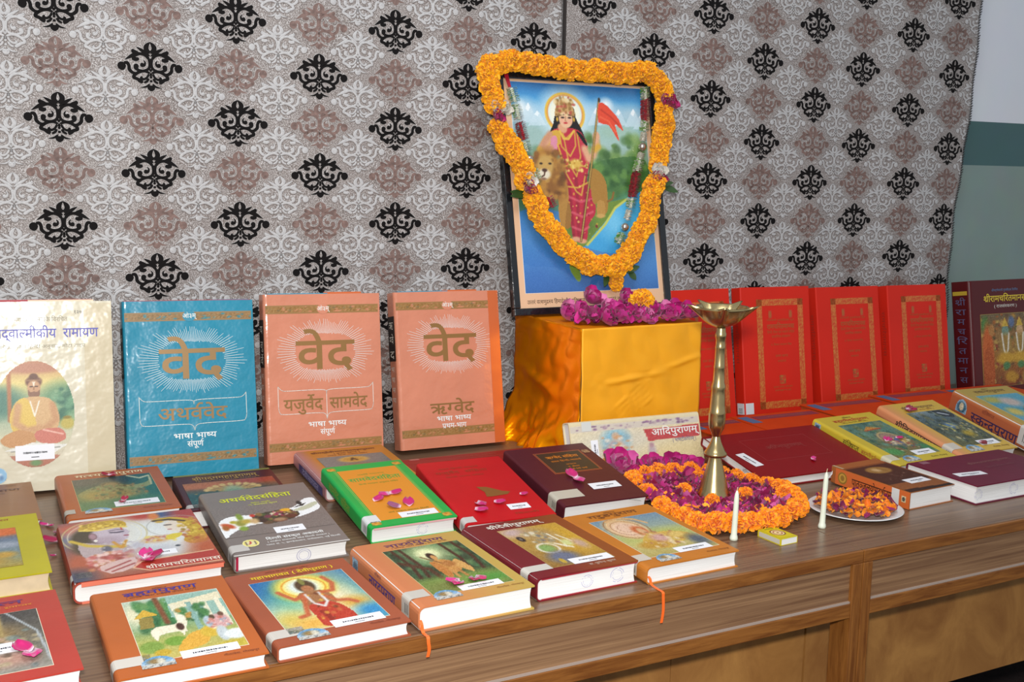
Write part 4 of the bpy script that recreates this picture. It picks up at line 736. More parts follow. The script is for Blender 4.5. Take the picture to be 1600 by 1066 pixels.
def brackets(b, split):
    W, H = b.W, b.H; f = lambda u, v: (u*W, v*H)
    for s in (1, -1):
        g = lambda u, v: f(.51+s*u, v)
        pts = catmull([g(0, .405), g(.03, .428), (g(.30, .430)), g(.375, .434), g(.41, .458)], 6)+[Vector(g(.41, .33))]
        outline(b, [tuple(p)[:2] for p in pts], .0006, '#DCDCD4')
        pts = catmull([g(.41, .335), g(.40, .305), g(.36, .293), g(.10, .292), g(.02, .285), g(0, .255)], 6)
        outline(b, [tuple(p)[:2] for p in pts], .0006, '#DCDCD4')
    if split: outline(b, [f(.51, .405), f(.51, .255)], .0006, '#DCDCD4')
def veda(key, label, v, col, ink, gold, sub, part_txt, split, spine_word, bracket=True, bands=1):
    b = book(key, 'large_veda_volume', label, v, mat('cover_'+key, col, .36, bump=(22, .9), var=(9, .06), coat=.6, spec=.3), 'large plastic-covered volumes standing along the curtain', rs=.008)
    W, H = b.W, b.H; lift = b.T+.0006
    for y_ in (.885, .075): rect(b, 'ornament_band', .015*W, y_*H, .985*W, (y_+.05)*H, gold, .0003)
    for y_ in (.893, .083):
        q = Pic(90, 8, gold).speck(70, [col, '#7A6A4A', gold], .012).grain(.04); q.obj('ornament_scroll', b.root, .02*W, y_*H, .96*W, .034*H, b.T+.0005)
    q = MB(); q.add([(.5*W+.052*W*math.cos(a), .911*H+.030*H*math.sin(a), b.T+.0007) for a in [2*math.pi*k/24 for k in range(24)]], [tuple(range(24))]); part('medallion', q, mat('sheet_'+col[1:], col, .4), b.root)
    title(b, 'ओ३म्', .5, .901, .0085, '#E2E2DA', .027, z=b.T+.0010, bold=1, name='emblem_text')
    rays(b, .51*W, .655*H, .25*W, .107*H, .42*W, .19*H, '#DDE2E0')
    gm = dict(bold=1, z=lift, metal=.35, rough=.4)
    title(b, 'वेद', .51, .555, .061, gold, .49*W, **gm)
    q = MB(); q.add([(.28*W, .73*H, lift), (.36*W, .742*H, lift), (.47*W, .718*H, lift), (.44*W, .715*H, lift), (.35*W, .733*H, lift), (.29*W, .722*H, lift)], [tuple(range(6))])
    if bracket: brackets(b, split)
    if split: title(b, sub[0], .31, .315, .023, gold, .33*W, **gm); title(b, sub[1], .70, .315, .023, gold, .33*W, **gm)
    else: title(b, sub[0], .50, .318 if bracket else .195+.02, .024, gold, .53*W if bracket else .42*W, **gm)
    y0 = .21 if bracket else .168
    title(b, 'भाषा भाष्य', .51, y0, .0105, '#E2E4E2', .33*W, bold=1, name='subtitle_text'); title(b, part_txt, .51, y0-.047, .0105, '#E2E4E2', None, bold=1, name='subtitle_text')
    q = MB(); o0, ux, uy = sp_frame(b); zz = b.T*.42
    q.add([tuple(o0+ux*a+uy*c+Vector((-.0001, 0, 0))) for a, c in ((.055, -zz), (.16, -zz), (.16, zz), (.055, zz))], [(0, 1, 2, 3)]); part('spine_panel', q, mat('sheet_2A211C', '#2A211C', .4), b.root)
    for k, sy in enumerate(spine_word): txt(b.root, sy, 0, .30*0, .016, '#D8D2C4', min(.026, b.T*.5), name='spine_text', frame=(o0+ux*(.085+.034*k)+Vector((-.0005, 0, 0)), Vector((0, 0, 1)), Vector((0, 1, 0))))
    for k, sy in enumerate(('भा', 'षा', 'भा', 'ष्य')): txt(b.root, sy, 0, 0, .011, '#D8D2C4', b.T*.4, name='spine_text', frame=(o0+ux*(.185+.024*k)+Vector((-.0005, 0, 0)), Vector((0, 0, 1)), Vector((0, 1, 0))))
    return b
b = veda('vblue', 'turquoise plastic-covered volume with gold lettering and white sunburst', [-1.1104,.9801,.0056,-.0236,1.3904,-.0205,.2697,.3692,.045], '#22839E', '#E2E4E2', '#8F7048', ['अथर्ववेद'], 'संपूर्ण', False, ['अ', 'थ', 'र्व'])
part('red_head_edge', MB().box(.004, b.W-.004, b.H-.001, b.H+.0015, .006, b.T-.004), mat('red_board', '#A32736', .5), b.root)
part('endpaper_edge', MB().box(.19, b.W-.002, b.H+.0002, b.H+.004, .010, .014), mat('sheet_2590AE', '#2590AE', .4), b.root)
b = veda('vp1', 'peach plastic-covered volume with a split title bracket, second from the turquoise one', [-.8187,.9801,.0054,-.0197,1.433,-.0197,.2667,.3742,.045], '#CC8266', '#E2E4E2', '#967040', ['यजुर्वेद', 'सामवेद'], 'संपूर्ण', True, ['य', 'जु', 'र्वे'])
part('endpaper_edge', MB().box(.012, b.W*.55, b.H-.001, b.H+.002, .012, b.T-.006), mat('sheet_2590AE', '#2590AE', .4), b.root); part('jacket_edge', MB().box(b.W*.55, b.W*.88, b.H-.001, b.H+.005, .006, .012), mat('cover_flap', '#C8622E', .35, bump=(34, .1), coat=.4), b.root)
b = veda('vp2', 'peach plastic-covered volume with dark lettered spine panel, beside the gold cloth box', [-.5084,.98,.0040,-.0107,1.3872,-.0143,.2679,.3681,.05], '#CC8266', '#E2E4E2', '#967040', ['ऋग्वेद'], 'प्रथम-भाग', False, ['ऋ', 'ग्वे', 'द'], bracket=False)
part('endpaper_edge', MB().box(.012, b.W*.52, b.H-.001, b.H+.002, .012, b.T-.006), mat('sheet_2590AE', '#2590AE', .4), b.root); part('jacket_edge', MB().box(b.W*.52, b.W*.86, b.H-.001, b.H+.006, .006, .012), mat('cover_flap', '#C8622E', .35, bump=(34, .1), coat=.4), b.root)
q = MB().box(b.W*.90, b.W+.0004, .001, b.H-.001, b.T+.0001, b.T+.0009); part('jacket_flap', q, mat('cover_flap', '#C8622E', .35, bump=(34, .1), coat=.4), b.root)
b = book('val', 'large_picture_book', 'cream plastic-covered book with oval portrait of a bearded sage at the left edge', [-1.402,.9802,.0066,-.0246,1.4237,-.0235,.2691,.3793,.03], mat('cover_val', '#D3CAB2', .2, bump=(16, .9), coat=.8, var=(7, .05)), rs=.006)
title(b, 'भगवान् वाल्मीकि विरचित', .50, .895, .008, '#8A826A', .10, name='author_text'); title(b, 'श्रीमद्वाल्मीकीय  रामायण', .50, .81, .017, '#5050A8', .215, bold=1); title(b, 'सचित्र, केवल हिन्दी अनुवाद, मोटा टाइप', .50, .755, .0062, '#8A826A', .165, name='subtitle_text'); title(b, '१३७', .76, .935, .006, '#5A5A5A', name='price_text')
p = Pic(110, 160).grad([(0, '#A86E58'), (.12, '#C9BFA8'), (.3, '#C2BFA2'), (.6, '#7E9A80'), (.8, '#D8C47E'), (1, '#B0785A')]).ell(.1, .62, .25, .14, '#4E7A6A', .4).ell(.85, .6, .25, .18, '#5E8A68', .4).speck(50, ['#3E6A58', '#6E9A78', '#8AA882'], .05, (.6, .4, 1, .75)).line([(.2, .95), (.2, .45)], .025, '#A8704A').ell(.5, .93, .4, .05, '#B07A60', .3)
p.ell(.5, .80, .10, .055, '#6E4A3A', .15).ell(.5, .848, .055, .032, '#64402F', .15).line([(.41, .815), (.59, .815)], .012, '#8E6A50').ell(.5, .745, .080, .070, '#BE926E', .12).line([(.455, .757), (.485, .757)], .008, '#4A3428').line([(.515, .757), (.545, .757)], .008, '#4A3428').line([(.5, .75), (.5, .728)], .008, '#9A7050').line([(.49, .80), (.5, .765), (.51, .80)], .006, '#E4DCC8').poly([(.425, .725), (.46, .705), (.5, .712), (.54, .705), (.575, .725), (.56, .65), (.5, .60), (.44, .65)], '#86604A', smooth=3)
p.poly([(.28, .62), (.42, .66), (.58, .66), (.72, .62), (.80, .48), (.76, .34), (.55, .28), (.30, .30), (.20, .44)], '#CBA678', smooth=3).poly([(.28, .62), (.42, .64), (.52, .40), (.40, .30), (.24, .34), (.20, .48)], '#D4B45C', smooth=3).line([(.30, .58), (.27, .42), (.40, .35), (.56, .37)], .045, '#C2966C').line([(.72, .58), (.76, .44), (.64, .37)], .042, '#BE9068').line([(.45, .62), (.50, .48), (.56, .62)], .008, '#E6E0D0')
p.poly([(.08, .28), (.30, .36), (.52, .30), (.46, .22), (.18, .20)], '#BE8C5C', smooth=3).poly([(.52, .34), (.80, .36), (.88, .26), (.70, .21), (.52, .25)], '#C27464', smooth=3).line([(.60, .35), (.84, .30)], .010, '#E0B0A0').poly([(.12, .17), (.46, .235), (.90, .20), (.70, .12)], '#DAD8D0').line([(.2, .16), (.8, .18)], .006, '#8A8880').ell(.90, .40, .09, .055, '#B8A858', .25).ell(.90, .455, .05, .015, '#8A7A3A', .3).poly([(0, 0), (1, 0), (1, .10), (0, .13)], '#A8604C', .7).ell(.5, .045, .07, .03, '#6A8A5A', .4).grain(.02)
fr = .002
p.obj('oval_picture', b.root, .16*b.W, .125*b.H, .56*b.W, .565*b.H, b.T+.0005, mask=lambda U, V: ((U-.5)/.5)**2+((V-.5)/.5)**2 < .995)
part('back_board_edge', MB().box(.02, b.W*.87, b.H-.001, b.H+.005, .004, .008), mat('red_board', '#A32736', .5), b.root); part('paper_edge', MB().box(b.W*.42, b.W*.88, b.H-.001, b.H+.004, .0082, .012), mat('sheet_E2CDB0', '#E2CDB0', .6), b.root)
lib_label(b, .435, .205, .072, .03); p = Pic(20, 20, '#DDD4B8').ell(.5, .5, .48, .48, '#86AFCB', .1).speck(14, ['#5A7AA0', '#C9D2D8'], .1).obj('publisher_emblem', b.root, .12*b.W, .05*b.H, .034, .034, b.T+.0006, mask=lambda U, V: (U-.5)**2+(V-.5)**2 < .24)
rect(b, 'jacket_flap', .80*b.W, .004, .998*b.W, b.H-.004, '#D6C6A4', .0002, m=mat('cover_val_flap', '#CDBFA0', .2, bump=(16, .8), coat=.8))
# red set
def gold_cover(b):
    W, H = b.W, b.H; m = mat('gold_foil', '#A5672E', .45, metal=.35, var=(420, .5))
    for x0, x1, y0, y1 in ((.22, .90, .855, .905), (.22, .90, .06, .115), (.22, .30, .06, .905), (.82, .90, .06, .905)):
        q = Pic(max(8, int((x1-x0)*80)), max(8, int((y1-y0)*110)), '#BC3A1C'); q.a += np.random.default_rng(5).random(q.a.shape[:2])[..., None]*np.array([.04, .28, .12]); q.obj('gold_border', b.root, x0*W, y0*H, (x1-x0)*W, (y1-y0)*H, b.T+.0004)
    c = '#A85A2A'; g = dict(metal=.2)
    for u in (.41, .71):
        q = Pic(8, 10, '#C42A1C').ell(.5, .5, .4, .5, '#A85A2A', .4).obj('deity_mark', b.root, u*W-.006, .755*H, .013, .022, b.T+.0004)
    title(b, 'गोस्वामी तुलसीदास कृत', .56, .735, .0045, c, .40*W, name='author_text', **g); title(b, 'रामचरितमानस', .56, .675, .0115, c, .40*W, bold=1, **g); title(b, 'हिन्दी टीका एवं भावार्थ सहित', .56, .64, .006, c, .40*W, name='subtitle_text', **g); title(b, 'प्रामाणिक संस्करण', .56, .605, .006, c, .27*W, name='subtitle_text', **g)
    title(b, 'डॉ. विजय नारायण सिंह', .56, .545, .0045, c, .3*W, name='author_text', **g); title(b, 'प्रथम खण्ड', .56, .455, .006, c, .18*W, name='volume_text', **g); title(b, 'बालकाण्ड', .56, .415, .005, c, .12*W, name='volume_text', **g)
    q = Pic(12, 12, '#B8401F').speck(24, ['#A87030', '#8A4A20', '#C8301C'], .1).obj('publisher_emblem', b.root, .56*W-.011, .245*H, .022, .024, b.T+.0004)
    title(b, 'उत्तर प्रदेश संस्थान', .56, .215, .005, c, .28*W, name='publisher_text', **g); title(b, 'लखनऊ', .56, .19, .0042, c, .24*W, name='publisher_text', **g)
RC = mat('cover_red_set', '#CC2412', .45, bump=(60, .05), coat=0, var=(8, .05), spec=.25)
for key, lab, v in (('r0', 'red gold-bordered volume half hidden by the gold cloth box and brass lamp', [.2490,.9301,.001,0,1.3958,0,.190,.3548,.04]),
                    ('r1', 'red gold-bordered volume just right of the brass lamp bowl', [.4686,.9301,.003,-.0086,1.4129,-.0123,.2396,.3535,.04]),
                    ('r2', 'red gold-bordered volume in the middle between two like it', [.7432,.9301,.0026,-.0058,1.3931,-.0104,.2367,.3448,.04]),
                    ('r3', 'red gold-bordered volume beside the maroon picture book', [1.0054,.9201,.0026,-.0062,1.4031,-.0103,.2387,.3427,.04])):
    b = book(key, 'red_volume', lab, v, RC, 'red gold-bordered volumes standing along the curtain', rs=.004); gold_cover(b)
    txt(b.root, 'रामचरितमानस', .14, -.006, .011, '#A02A1C', .13, name='spine_text', frame=sp_frame(b))
    if key == 'r1': spine_tape(b, .03, .03, .03, '#D5D5D8')
b = book('mar', 'large_picture_book', 'maroon book with yellow title and a crowned royal group picture at the right edge', [1.3122,.9199,0,.0087,1.4136,0,.28,.3474,.0708], mat('cover_mar', '#521014', .4, coat=.06, spec=.3, var=(8, .06)), rs=.010)
title(b, 'श्रीरामचरितमानस', .56, .81, .017, '#D8BE2E', .195, bold=1); title(b, '( राजसंस्करण )', .56, .755, .0085, '#D8D2C8', .105, name='subtitle_text'); title(b, 'श्रीमद्गोस्वामी तुलसीदास विरचित', .56, .90, .006, '#5A7AA0', .12, name='author_text')
p = Pic(90, 110).grad([(0, '#7A3A1C'), (.4, '#9A6A2A'), (.8, '#7A5A34'), (1, '#6A5A3E')]).speck(140, ['#A05A22', '#5A3A22', '#B8862E', '#7E2A1C', '#4A5A2E', '#C2A050'], .035)
p.ell(.08, .85, .08, .12, '#4E7A3A', .4).ell(.12, .45, .11, .42, '#B85A22', .2).ell(.2, .78, .06, .08, '#A8743C', .2).ell(.34, .7, .06, .1, '#8E6A3A', .3)
for cx_, sk in ((.47, '#6E8A7A'), (.76, '#C29A6E')):
    p.ell(cx_, .76, .07, .08, sk, .15).poly([(cx_-.07, .82), (cx_, .95), (cx_+.07, .82)], '#C2A03C').ell(cx_, .56, .13, .16, '#9A7A3A', .25).line([(cx_-.07, .72), (cx_-.04, .5), (cx_, .42), (cx_+.04, .5), (cx_+.07, .72)], .014, '#D9D2C2').ell(cx_, .38, .17, .08, '#C2952E', .3).ell(cx_, .28, .07, .05, '#4E7A4A', .3)
p.ell(.6, .88, .06, .08, '#5A6A8A', .3).ell(.95, .8, .06, .1, '#5A3A6A', .3).poly([(.02, .02), (.06, .5), (.2, .5), (.22, .02)], '#A8501E', smooth=2).ell(.55, .12, .12, .08, '#B8862A', .3).ell(.85, .1, .08, .1, '#A07A3A', .3).grain(.05)
picture(b, p, .15, .06, .97, .70, '#B59A4A')
o0, ux, uy = sp_frame(b)
q = MB(); q.add([tuple(o0+ux*a+uy*c+Vector((-.0002, 0, 0))) for a, c in ((.030, -.026), (.042, -.026), (.042, .026), (.030, .026))], [(0, 1, 2, 3)]); part('spine_label', q, mat('sheet_B89A2E', '#B89A2E', .4), b.root)
for k, sy in enumerate(('श्री', 'रा', 'म', 'च', 'रि', 'त', 'मा', 'न', 'स')): txt(b.root, sy, 0, 0, .0165, '#5A5878', .038 if len(sy) > 1 else .028, name='spine_text', frame=(o0+ux*(.072+.0295*k)+Vector((-.0005, 0, 0)), Vector((0, 0, 1)), Vector((0, 1, 0))))
b = book('adi', 'plastic_wrapped_book', 'plastic-wrapped cream book on its side with white-on-red title, leaning on the gold box', [-.2394,.6295,0,-.0229,1.2608,-.0089,.3433,.1150,.0299], mat('cover_adi', '#D6C7A2', .25, bump=(60, .4), coat=.8), spine='T', rs=.008)
W, H = b.W, b.H
p = Pic(110, 60, '#D9C8A0').ell(.35, .5, .4, .5, '#CFC6B0', .5).ell(.8, .2, .3, .3, '#DCC898', .5)
p.ell(.33, .62, .1, .26, '#7FB0C4', .4).ell(.33, .72, .03, .08, '#C2A890', .3).ell(.33, .48, .07, .18, '#C2B0A0', .3).speck(36, ['#A89AA0', '#8AA6B0', '#C2946A', '#D8CFC0'], .018, (.22, .25, .45, .75)).speck(14, ['#C2803E', '#B8703A'], .015, (.22, .2, .4, .35)).ell(.6, .3, .03, .18, '#B9A6A8', .4).ell(.6, .45, .018, .05, '#B08A90', .3).poly([(.55, .80), (1, .82), (1, .56), (.58, .54)], '#B84A4A').grain(.025)
p.poly([(0, .86), (1, .86), (1, 1), (0, 1)], '#C9BEB0').speck(60, ['#8E6A8A', '#7A5A7A', '#B9A8A4'], .012, (.05, .88, 1, .98))
p.obj('cover_picture', b.root, .002, .002, W-.004, H-.012, b.T+.0004)
title(b, 'आदिपुराणम्', .79, .60, .0135, '#E6E2DC', .125, bold=1, z=b.T+.0008); title(b, '( भाषाटीकोपेतम् )', .86, .44, .0075, '#4A4A86', .065, z=b.T+.0008, name='subtitle_text')
lib_label(b, .17, .40, .05, .018, 1.57); rect(b, 'call_number_tape', .09*W, .80*H, .16*W, H-.003, '#C9C9C4', .0009)
# ------------------------------------------------------------------ gold cloth covered box
BX0, BX1, BY0, BY1, BZ = -.154, .171, .722, 1.045, .308
SATIN = mat('gold_satin', '#F59208', .28, metal=.62, bump=(300, .08), var=(6, .08))
SATIN3 = mat('gold_satin_top', '#D87A08', .6, spec=.08)
SATIN2 = mat('gold_satin_flap', '#FFB01C', .42, metal=.22, bump=(900, .25), var=(14, .07))
gb = empty('cloth_covered_box', T3(0, 0, 0), 'box draped in shiny gold-orange satin under the garlanded picture', 'box')
part('box_body', MB().box(BX0+.004, BX1-.004, BY0+.004, BY1, 0.0, BZ-.002), mat('carton', '#8A6A44', .8), gb)
def grid(fn, nu, nv):
    q = MB(); q.add([fn(i/nu, j/nv) for j in range(nv+1) for i in range(nu+1)], [(j*(nu+1)+i, j*(nu+1)+i+1, (j+1)*(nu+1)+i+1, (j+1)*(nu+1)+i) for j in range(nv) for i in range(nu)]); return q
def side(u, v):        # left face: u from rear to front, v up
    y = BY1-(BY1-BY0)*u; z = BZ*v; low = max(0, 1-v/.38)
    fold = math.sin(9*u+6*v)*.004+math.sin(23*u-14*v)*.004+math.sin(4*u+29*v)*.003+.010*max(0, math.sin(37*u+17*v))*low+.006*math.exp(-((v-.915)/.018)**2)
    cr = .010*math.exp(-((v-.52+.25*(u-.4))/.05)**2)*math.exp(-((u-.45)/.25)**2)-.012*math.exp(-((v-.60)/.05)**2)*math.exp(-((u-.40)/.12)**2)
    out = low**1.4*(.052+.022*math.sin(11*u+1))+abs(fold)*(.35+1.6*low)+max(0, cr)
    return (BX0-.002-out, y-.02*low*u, z)
o = part('side_drape', grid(side, 48, 48), SATIN, gb, True); o.modifiers.new('t', 'SOLIDIFY').thickness = .0008
o = part('top_drape', grid(lambda u, v: (BX0-.002+(BX1-BX0+.004)*u, BY0-.002+(BY1-BY0)*v, BZ+.0012*math.sin(13*u)*math.sin(9*v)), 16, 16), SATIN3, gb, True)
def front(u, v):
    f = .0016*math.sin(7*u+3*v)+.0010*math.sin(19*u-8*v)+.0008*math.sin(31*u+22*v)
    f += .009*math.exp(-((v-.61-.10*(u-.5))/.018)**2)*math.exp(-((u-.42)/.20)**2)+.005*math.exp(-((v-.70-.25*(u-.85))/.016)**2)*math.exp(-((u-.85)/.14)**2)
    for k in range(5): f += .0055*math.exp(-((v-.44-.75*(u-.35)+.045*k)/.010)**2)*math.exp(-((u-.38-.03*k)/.09)**2)
    return (BX0-.006+(BX1-BX0+.008)*u, BY0-.005-abs(f)-.004*(1-v), .002+(BZ-.0005)*v)
o = part('front_flap', grid(front, 70, 60), SATIN2, gb, True); o.modifiers.new('t', 'SOLIDIFY').thickness = .0008
# ------------------------------------------------------------------ framed picture
pv = [-.2148,.9563,.3095,-.0103,1.3651,-.0002,.4576,.5985,.0204]; PW, PH, PT = pv[6:]
pr = empty('framed_picture', pose(pv), 'black framed devotional print of a woman in red with a flag and lion', 'picture')
q = MB(); fwid = .018
q.box(0, PW, 0, fwid, 0, PT).box(0, PW, PH-fwid, PH, 0, PT).box(0, fwid, fwid+.0001, PH-fwid-.0001, 0, PT).box(PW-fwid, PW, fwid+.0001, PH-fwid-.0001, 0, PT)
part('frame', q, mat('black_wrapped_frame', '#14161A', .22, bump=(40, .5), coat=.5), pr, bevel=.002)
part('backing', MB().box(.004, PW-.004, .004, PH-.004, .001, .010), mat('carton', '#8A6A44', .8), pr)
part('print_margin', MB().box(fwid-.002, PW-fwid+.002, fwid-.002, PH-fwid+.002, .0102, .0125), mat('peach_paper', '#E3B893', .4, coat=.3), pr)
part('print_keyline', MB().box(.0365, .4265, .0535, .5755, .0126, .0129), mat('print_E8E2DC', '#E8E2DC', .4), pr)
def cp(x, y):      # digitised drawing coordinates -> picture fractions
    t = (y-115)/850
    for _ in range(3):
        xl = 145+70*t; xr = 670+73*t; s = (x-xl)/(xr-xl); yt = 115+50*s; yb = 965-30*s; t = (y-yt)/(yb-yt)
    return (s, 1-t)
P_ = lambda *pts: [cp(*p) for p in pts]
p = Pic(230, 310).grad([(0, '#3466A8'), (.12, '#4A86C4'), (.3, '#4A86C0'), (.42, '#4A7A5A'), (.6, '#6E8E6A'), (.72, '#A8C4C2'), (.82, '#8EC0DA'), (.92, '#4C9CD2'), (1, '#2C74B8')])
def E(x, y, rx, ry, c, soft=.2, a=1.0, rot=0): u, v = cp(x, y); p.ell(u, v, rx/527, ry/810, c, soft, a, rot)
for x, y, rx, ry, c in ((205, 240, 45, 45, '#C9DCE6'), (185, 225, 18, 30, '#E4EEF2'), (510, 250, 60, 40, '#BFD6E2'), (520, 225, 22, 26, '#E6F0F4'), (620, 270, 60, 40, '#A9C8D6'), (240, 330, 60, 50, '#9CBAB4'), (560, 330, 110, 40, '#9FBFB0')): E(x, y, rx, ry, c, .6)
p.speck(120, ['#5E8444', '#4A7038', '#7A9A50', '#3E6232', '#8AA860'], .03, (*cp(460, 560), 1.0, cp(600, 350)[1]), .7); p.speck(60, ['#7A9A88', '#5E8460', '#8AA69A'], .03, (0, cp(200, 560)[1], .35, cp(200, 380)[1]), .6)
p.poly(P_((455, 470), (560, 430), (680, 440), (690, 560), (560, 610), (470, 600)), '#3F6A34', .8, 4); p.speck(60, ['#2E5528', '#55803E', '#6A9448'], .025, (*cp(470, 600), *cp(680, 450)), .7)
p.poly(P_((600, 590), (700, 560), (740, 640), (700, 730), (600, 800), (480, 790), (440, 760), (520, 680), (560, 620)), '#3FA0D8', 1, 4); E(560, 680, 60, 60, '#7CC8EA', .7, .8); E(640, 640, 50, 60, '#52B4E2', .7, .8)
p.poly(P_((470, 600), (545, 600), (600, 590), (560, 625), (520, 680), (470, 735), (440, 775), (400, 770), (350, 700), (340, 640)), '#6E8A34', 1, 4); p.line(P_((610, 590), (560, 625), (520, 690), (450, 770)), .008, '#C9C85A'); E(420, 690, 50, 50, '#4E6A2C', .5, .8)
p.poly(P_((185, 640), (340, 640), (360, 720), (420, 800), (430, 900), (400, 920), (330, 860), (200, 840)), '#3E7CC0', .8, 3); E(250, 720, 60, 40, '#5A92C8', .8, .5); E(260, 900, 90, 60, '#3A6AB4', .8, .6); E(640, 860, 80, 70, '#3E7CC4', .8, .6); E(470, 930, 120, 40, '#3A6AB4', .8, .6)
p.poly(P_((390, 790), (425, 890), (415, 915), (380, 860)), '#7A9A3E', 1, 3); p.poly(P_((715, 700), (740, 800), (748, 880), (735, 800)), '#8EA848', 1, 2)
# halo
for a_, b_, h_ in ((175, 260, 45), (215, 262, 60), (250, 275, 40), (480, 280, 50), (520, 270, 62), (570, 285, 45), (630, 290, 50), (665, 300, 40)): p.poly(P_((a_-34, b_+20), (a_-8, b_-h_*.8), (a_, b_-h_), (a_+10, b_-h_*.75), (a_+36, b_+20)), '#C6DCE6', .75); p.poly(P_((a_-10, b_-h_*.6), (a_, b_-h_), (a_+8, b_-h_*.7), (a_+2, b_-h_*.4)), '#F0F6F8', .9)
E(357, 250, 92, 96, '#DCEBEE', .35, .9); u, v = cp(357, 250); p.ring(u, v, 74/527, 78/810, .07, '#E8B838'); p.ring(u, v, 68/527, 71/810, .05, '#D9852E'); E(357, 250, 62, 66, '#EFF0DA', .15)
# hair, body
p.poly(P_((318, 250), (330, 220), (385, 222), (400, 270), (425, 320), (445, 375), (430, 360), (395, 320), (330, 320), (300, 325), (312, 290)), '#15100E', 1, 3)
p.poly(P_((308, 318), (345, 308), (395, 312), (430, 340), (445, 400), (455, 450), (445, 520), (470, 570), (482, 640), (455, 690), (445, 755), (400, 752), (385, 690), (372, 610), (362, 560), (352, 470), (330, 400), (300, 372)), '#B8283E', 1, 4)
for pts in ([(360, 470), (380, 560), (390, 680), (400, 750)], [(400, 480), (410, 600), (415, 740)], [(440, 500), (440, 600), (430, 740)]): p.line(P_(*pts), .012, '#8E1A30', .7)
for pts in ([(375, 580), (420, 600), (470, 590)], [(385, 640), (430, 660), (470, 640)], [(392, 700), (430, 715), (455, 700)]): p.line(P_(*pts), .008, '#E0707A', .6)
p.poly(P_((300, 322), (335, 318), (340, 370), (300, 385), (262, 392), (272, 350)), '#D2A43A', 1, 3); p.line(P_((300, 345), (272, 385), (268, 405)), .022, '#D9A07A'); p.poly(P_((412, 340), (440, 355), (446, 395), (425, 400)), '#C23A48', 1, 3)
p.line(P_((435, 392), (452, 432), (470, 418), (483, 372), (480, 345)), .024, '#DDA680'); E(482, 342, 12, 18, '#DDA680'); p.line(P_((300, 395), (316, 380)), .02, '#D9A07A'); p.poly(P_((304, 400), (303, 360), (308, 340), (324, 340), (330, 365), (326, 400)), '#D98AA0', 1, 3)
E(345, 305, 16, 16, '#D9A07A'); p.line(P_((300, 330), (284, 352), (268, 382), (282, 396), (304, 386)), .020, '#C99070'); E(352, 312, 14, 16, '#D9A07A'); E(360, 270, 27, 38, '#E6B892', .06); E(348, 280, 8, 10, '#E8A48C', .6, .6); E(376, 282, 8, 10, '#E8A48C', .6, .6); E(360, 288, 8, 4, '#C2383E', .3); E(348, 266, 7, 3.5, '#2A1A16', .4); E(375, 268, 7, 3.5, '#2A1A16', .4); p.line(P_((338, 256), (352, 255)), .004, '#3A241C'); p.line(P_((368, 256), (384, 259)), .004, '#3A241C'); p.line(P_((360, 262), (358, 280), (363, 281)), .003, '#B57E5E'); E(361, 250, 3, 4, '#B8202E', .4); E(327, 272, 4, 9, '#D8B040', .4); E(392, 275, 4, 9, '#D8B040', .4)
p.poly(P_((322, 262), (318, 232), (332, 205), (343, 190), (348, 172), (354, 190), (368, 205), (388, 230), (392, 262), (358, 240)), '#C9A066', 1, 3); p.speck(50, ['#8E6A34', '#E8D09A', '#A87E44', '#B04A3A'], .012, (*cp(322, 255), *cp(388, 190)), .8)
for pts in ([(335, 320), (345, 380), (380, 420), (400, 380), (395, 320)], [(340, 325), (362, 350), (388, 325)], [(350, 330), (375, 450), (405, 500), (420, 420), (405, 330)], [(355, 460), (400, 450), (445, 465)], [(360, 480), (405, 560), (425, 575), (440, 490)], [(372, 540), (410, 545), (460, 520)]): p.line(P_(*pts), .0055, '#D2A640', .9)
E(400, 452, 26, 20, '#D9B050', .3); p.speck(40, ['#8E6A22', '#E8CC70', '#B8862E'], .009, (*cp(355, 480), *cp(445, 435)), .9); p.line(P_((268, 398), (262, 392)), .02, '#D2A43A'); p.line(P_((476, 395), (490, 385)), .02, '#D2A43A')
E(405, 748, 18, 10, '#D9A07A', .3); E(432, 756, 16, 9, '#D9A07A', .3)
p.speck(46, ['#D8A83C', '#E8C468', '#7E1428'], .006, (*cp(352, 740), *cp(470, 470)), .8); p.poly(P_((402, 322), (424, 335), (446, 372), (440, 380), (418, 350)), '#120D0C', 1, 3); p.line(P_((338, 320), (352, 350), (372, 352), (392, 320)), .007, '#E0B84A'); p.line(P_((330, 372), (345, 420), (352, 460)), .006, '#D8A83C')
# lion
p.poly(P_((455, 480), (490, 478), (520, 520), (530, 580), (528, 640), (500, 655), (492, 610), (470, 600)), '#A87A32', 1, 4); p.line(P_((530, 600), (548, 590), (553, 565)), .007, '#8A6028'); p.poly(P_((488, 600), (515, 600), (520, 655), (490, 662)), '#B88A42', 1, 2); E(502, 656, 18, 8, '#C9A05A', .3)
p.poly(P_((340, 520), (372, 540), (370, 690), (345, 690), (335, 600)), '#B0803A', 1, 3); p.poly(P_((372, 600), (385, 640), (382, 700), (362, 700)), '#9A6C2E', 1, 2)
E(310, 520, 50, 75, '#8A5A26', .3); E(290, 450, 52, 62, '#A06C2E', .25); p.speck(90, ['#6A421C', '#B88438', '#8E5E28', '#C2964A'], .022, (*cp(250, 585), *cp(350, 405)), .7); E(250, 410, 10, 12, '#8A5A28', .3); E(325, 405, 11, 13, '#8A5A28', .3)
E(284, 455, 31, 40, '#C29A54', .2); E(280, 490, 24, 20, '#E2D6BE', .25); E(281, 474, 10, 7, '#4A2E22', .3); E(267, 447, 6, 4, '#2E2014', .4); E(301, 448, 6, 4, '#2E2014', .4); p.line(P_((282, 480), (280, 494), (270, 500)), .005, '#5A3A2A'); E(278, 508, 10, 5, '#8E6A52', .4)
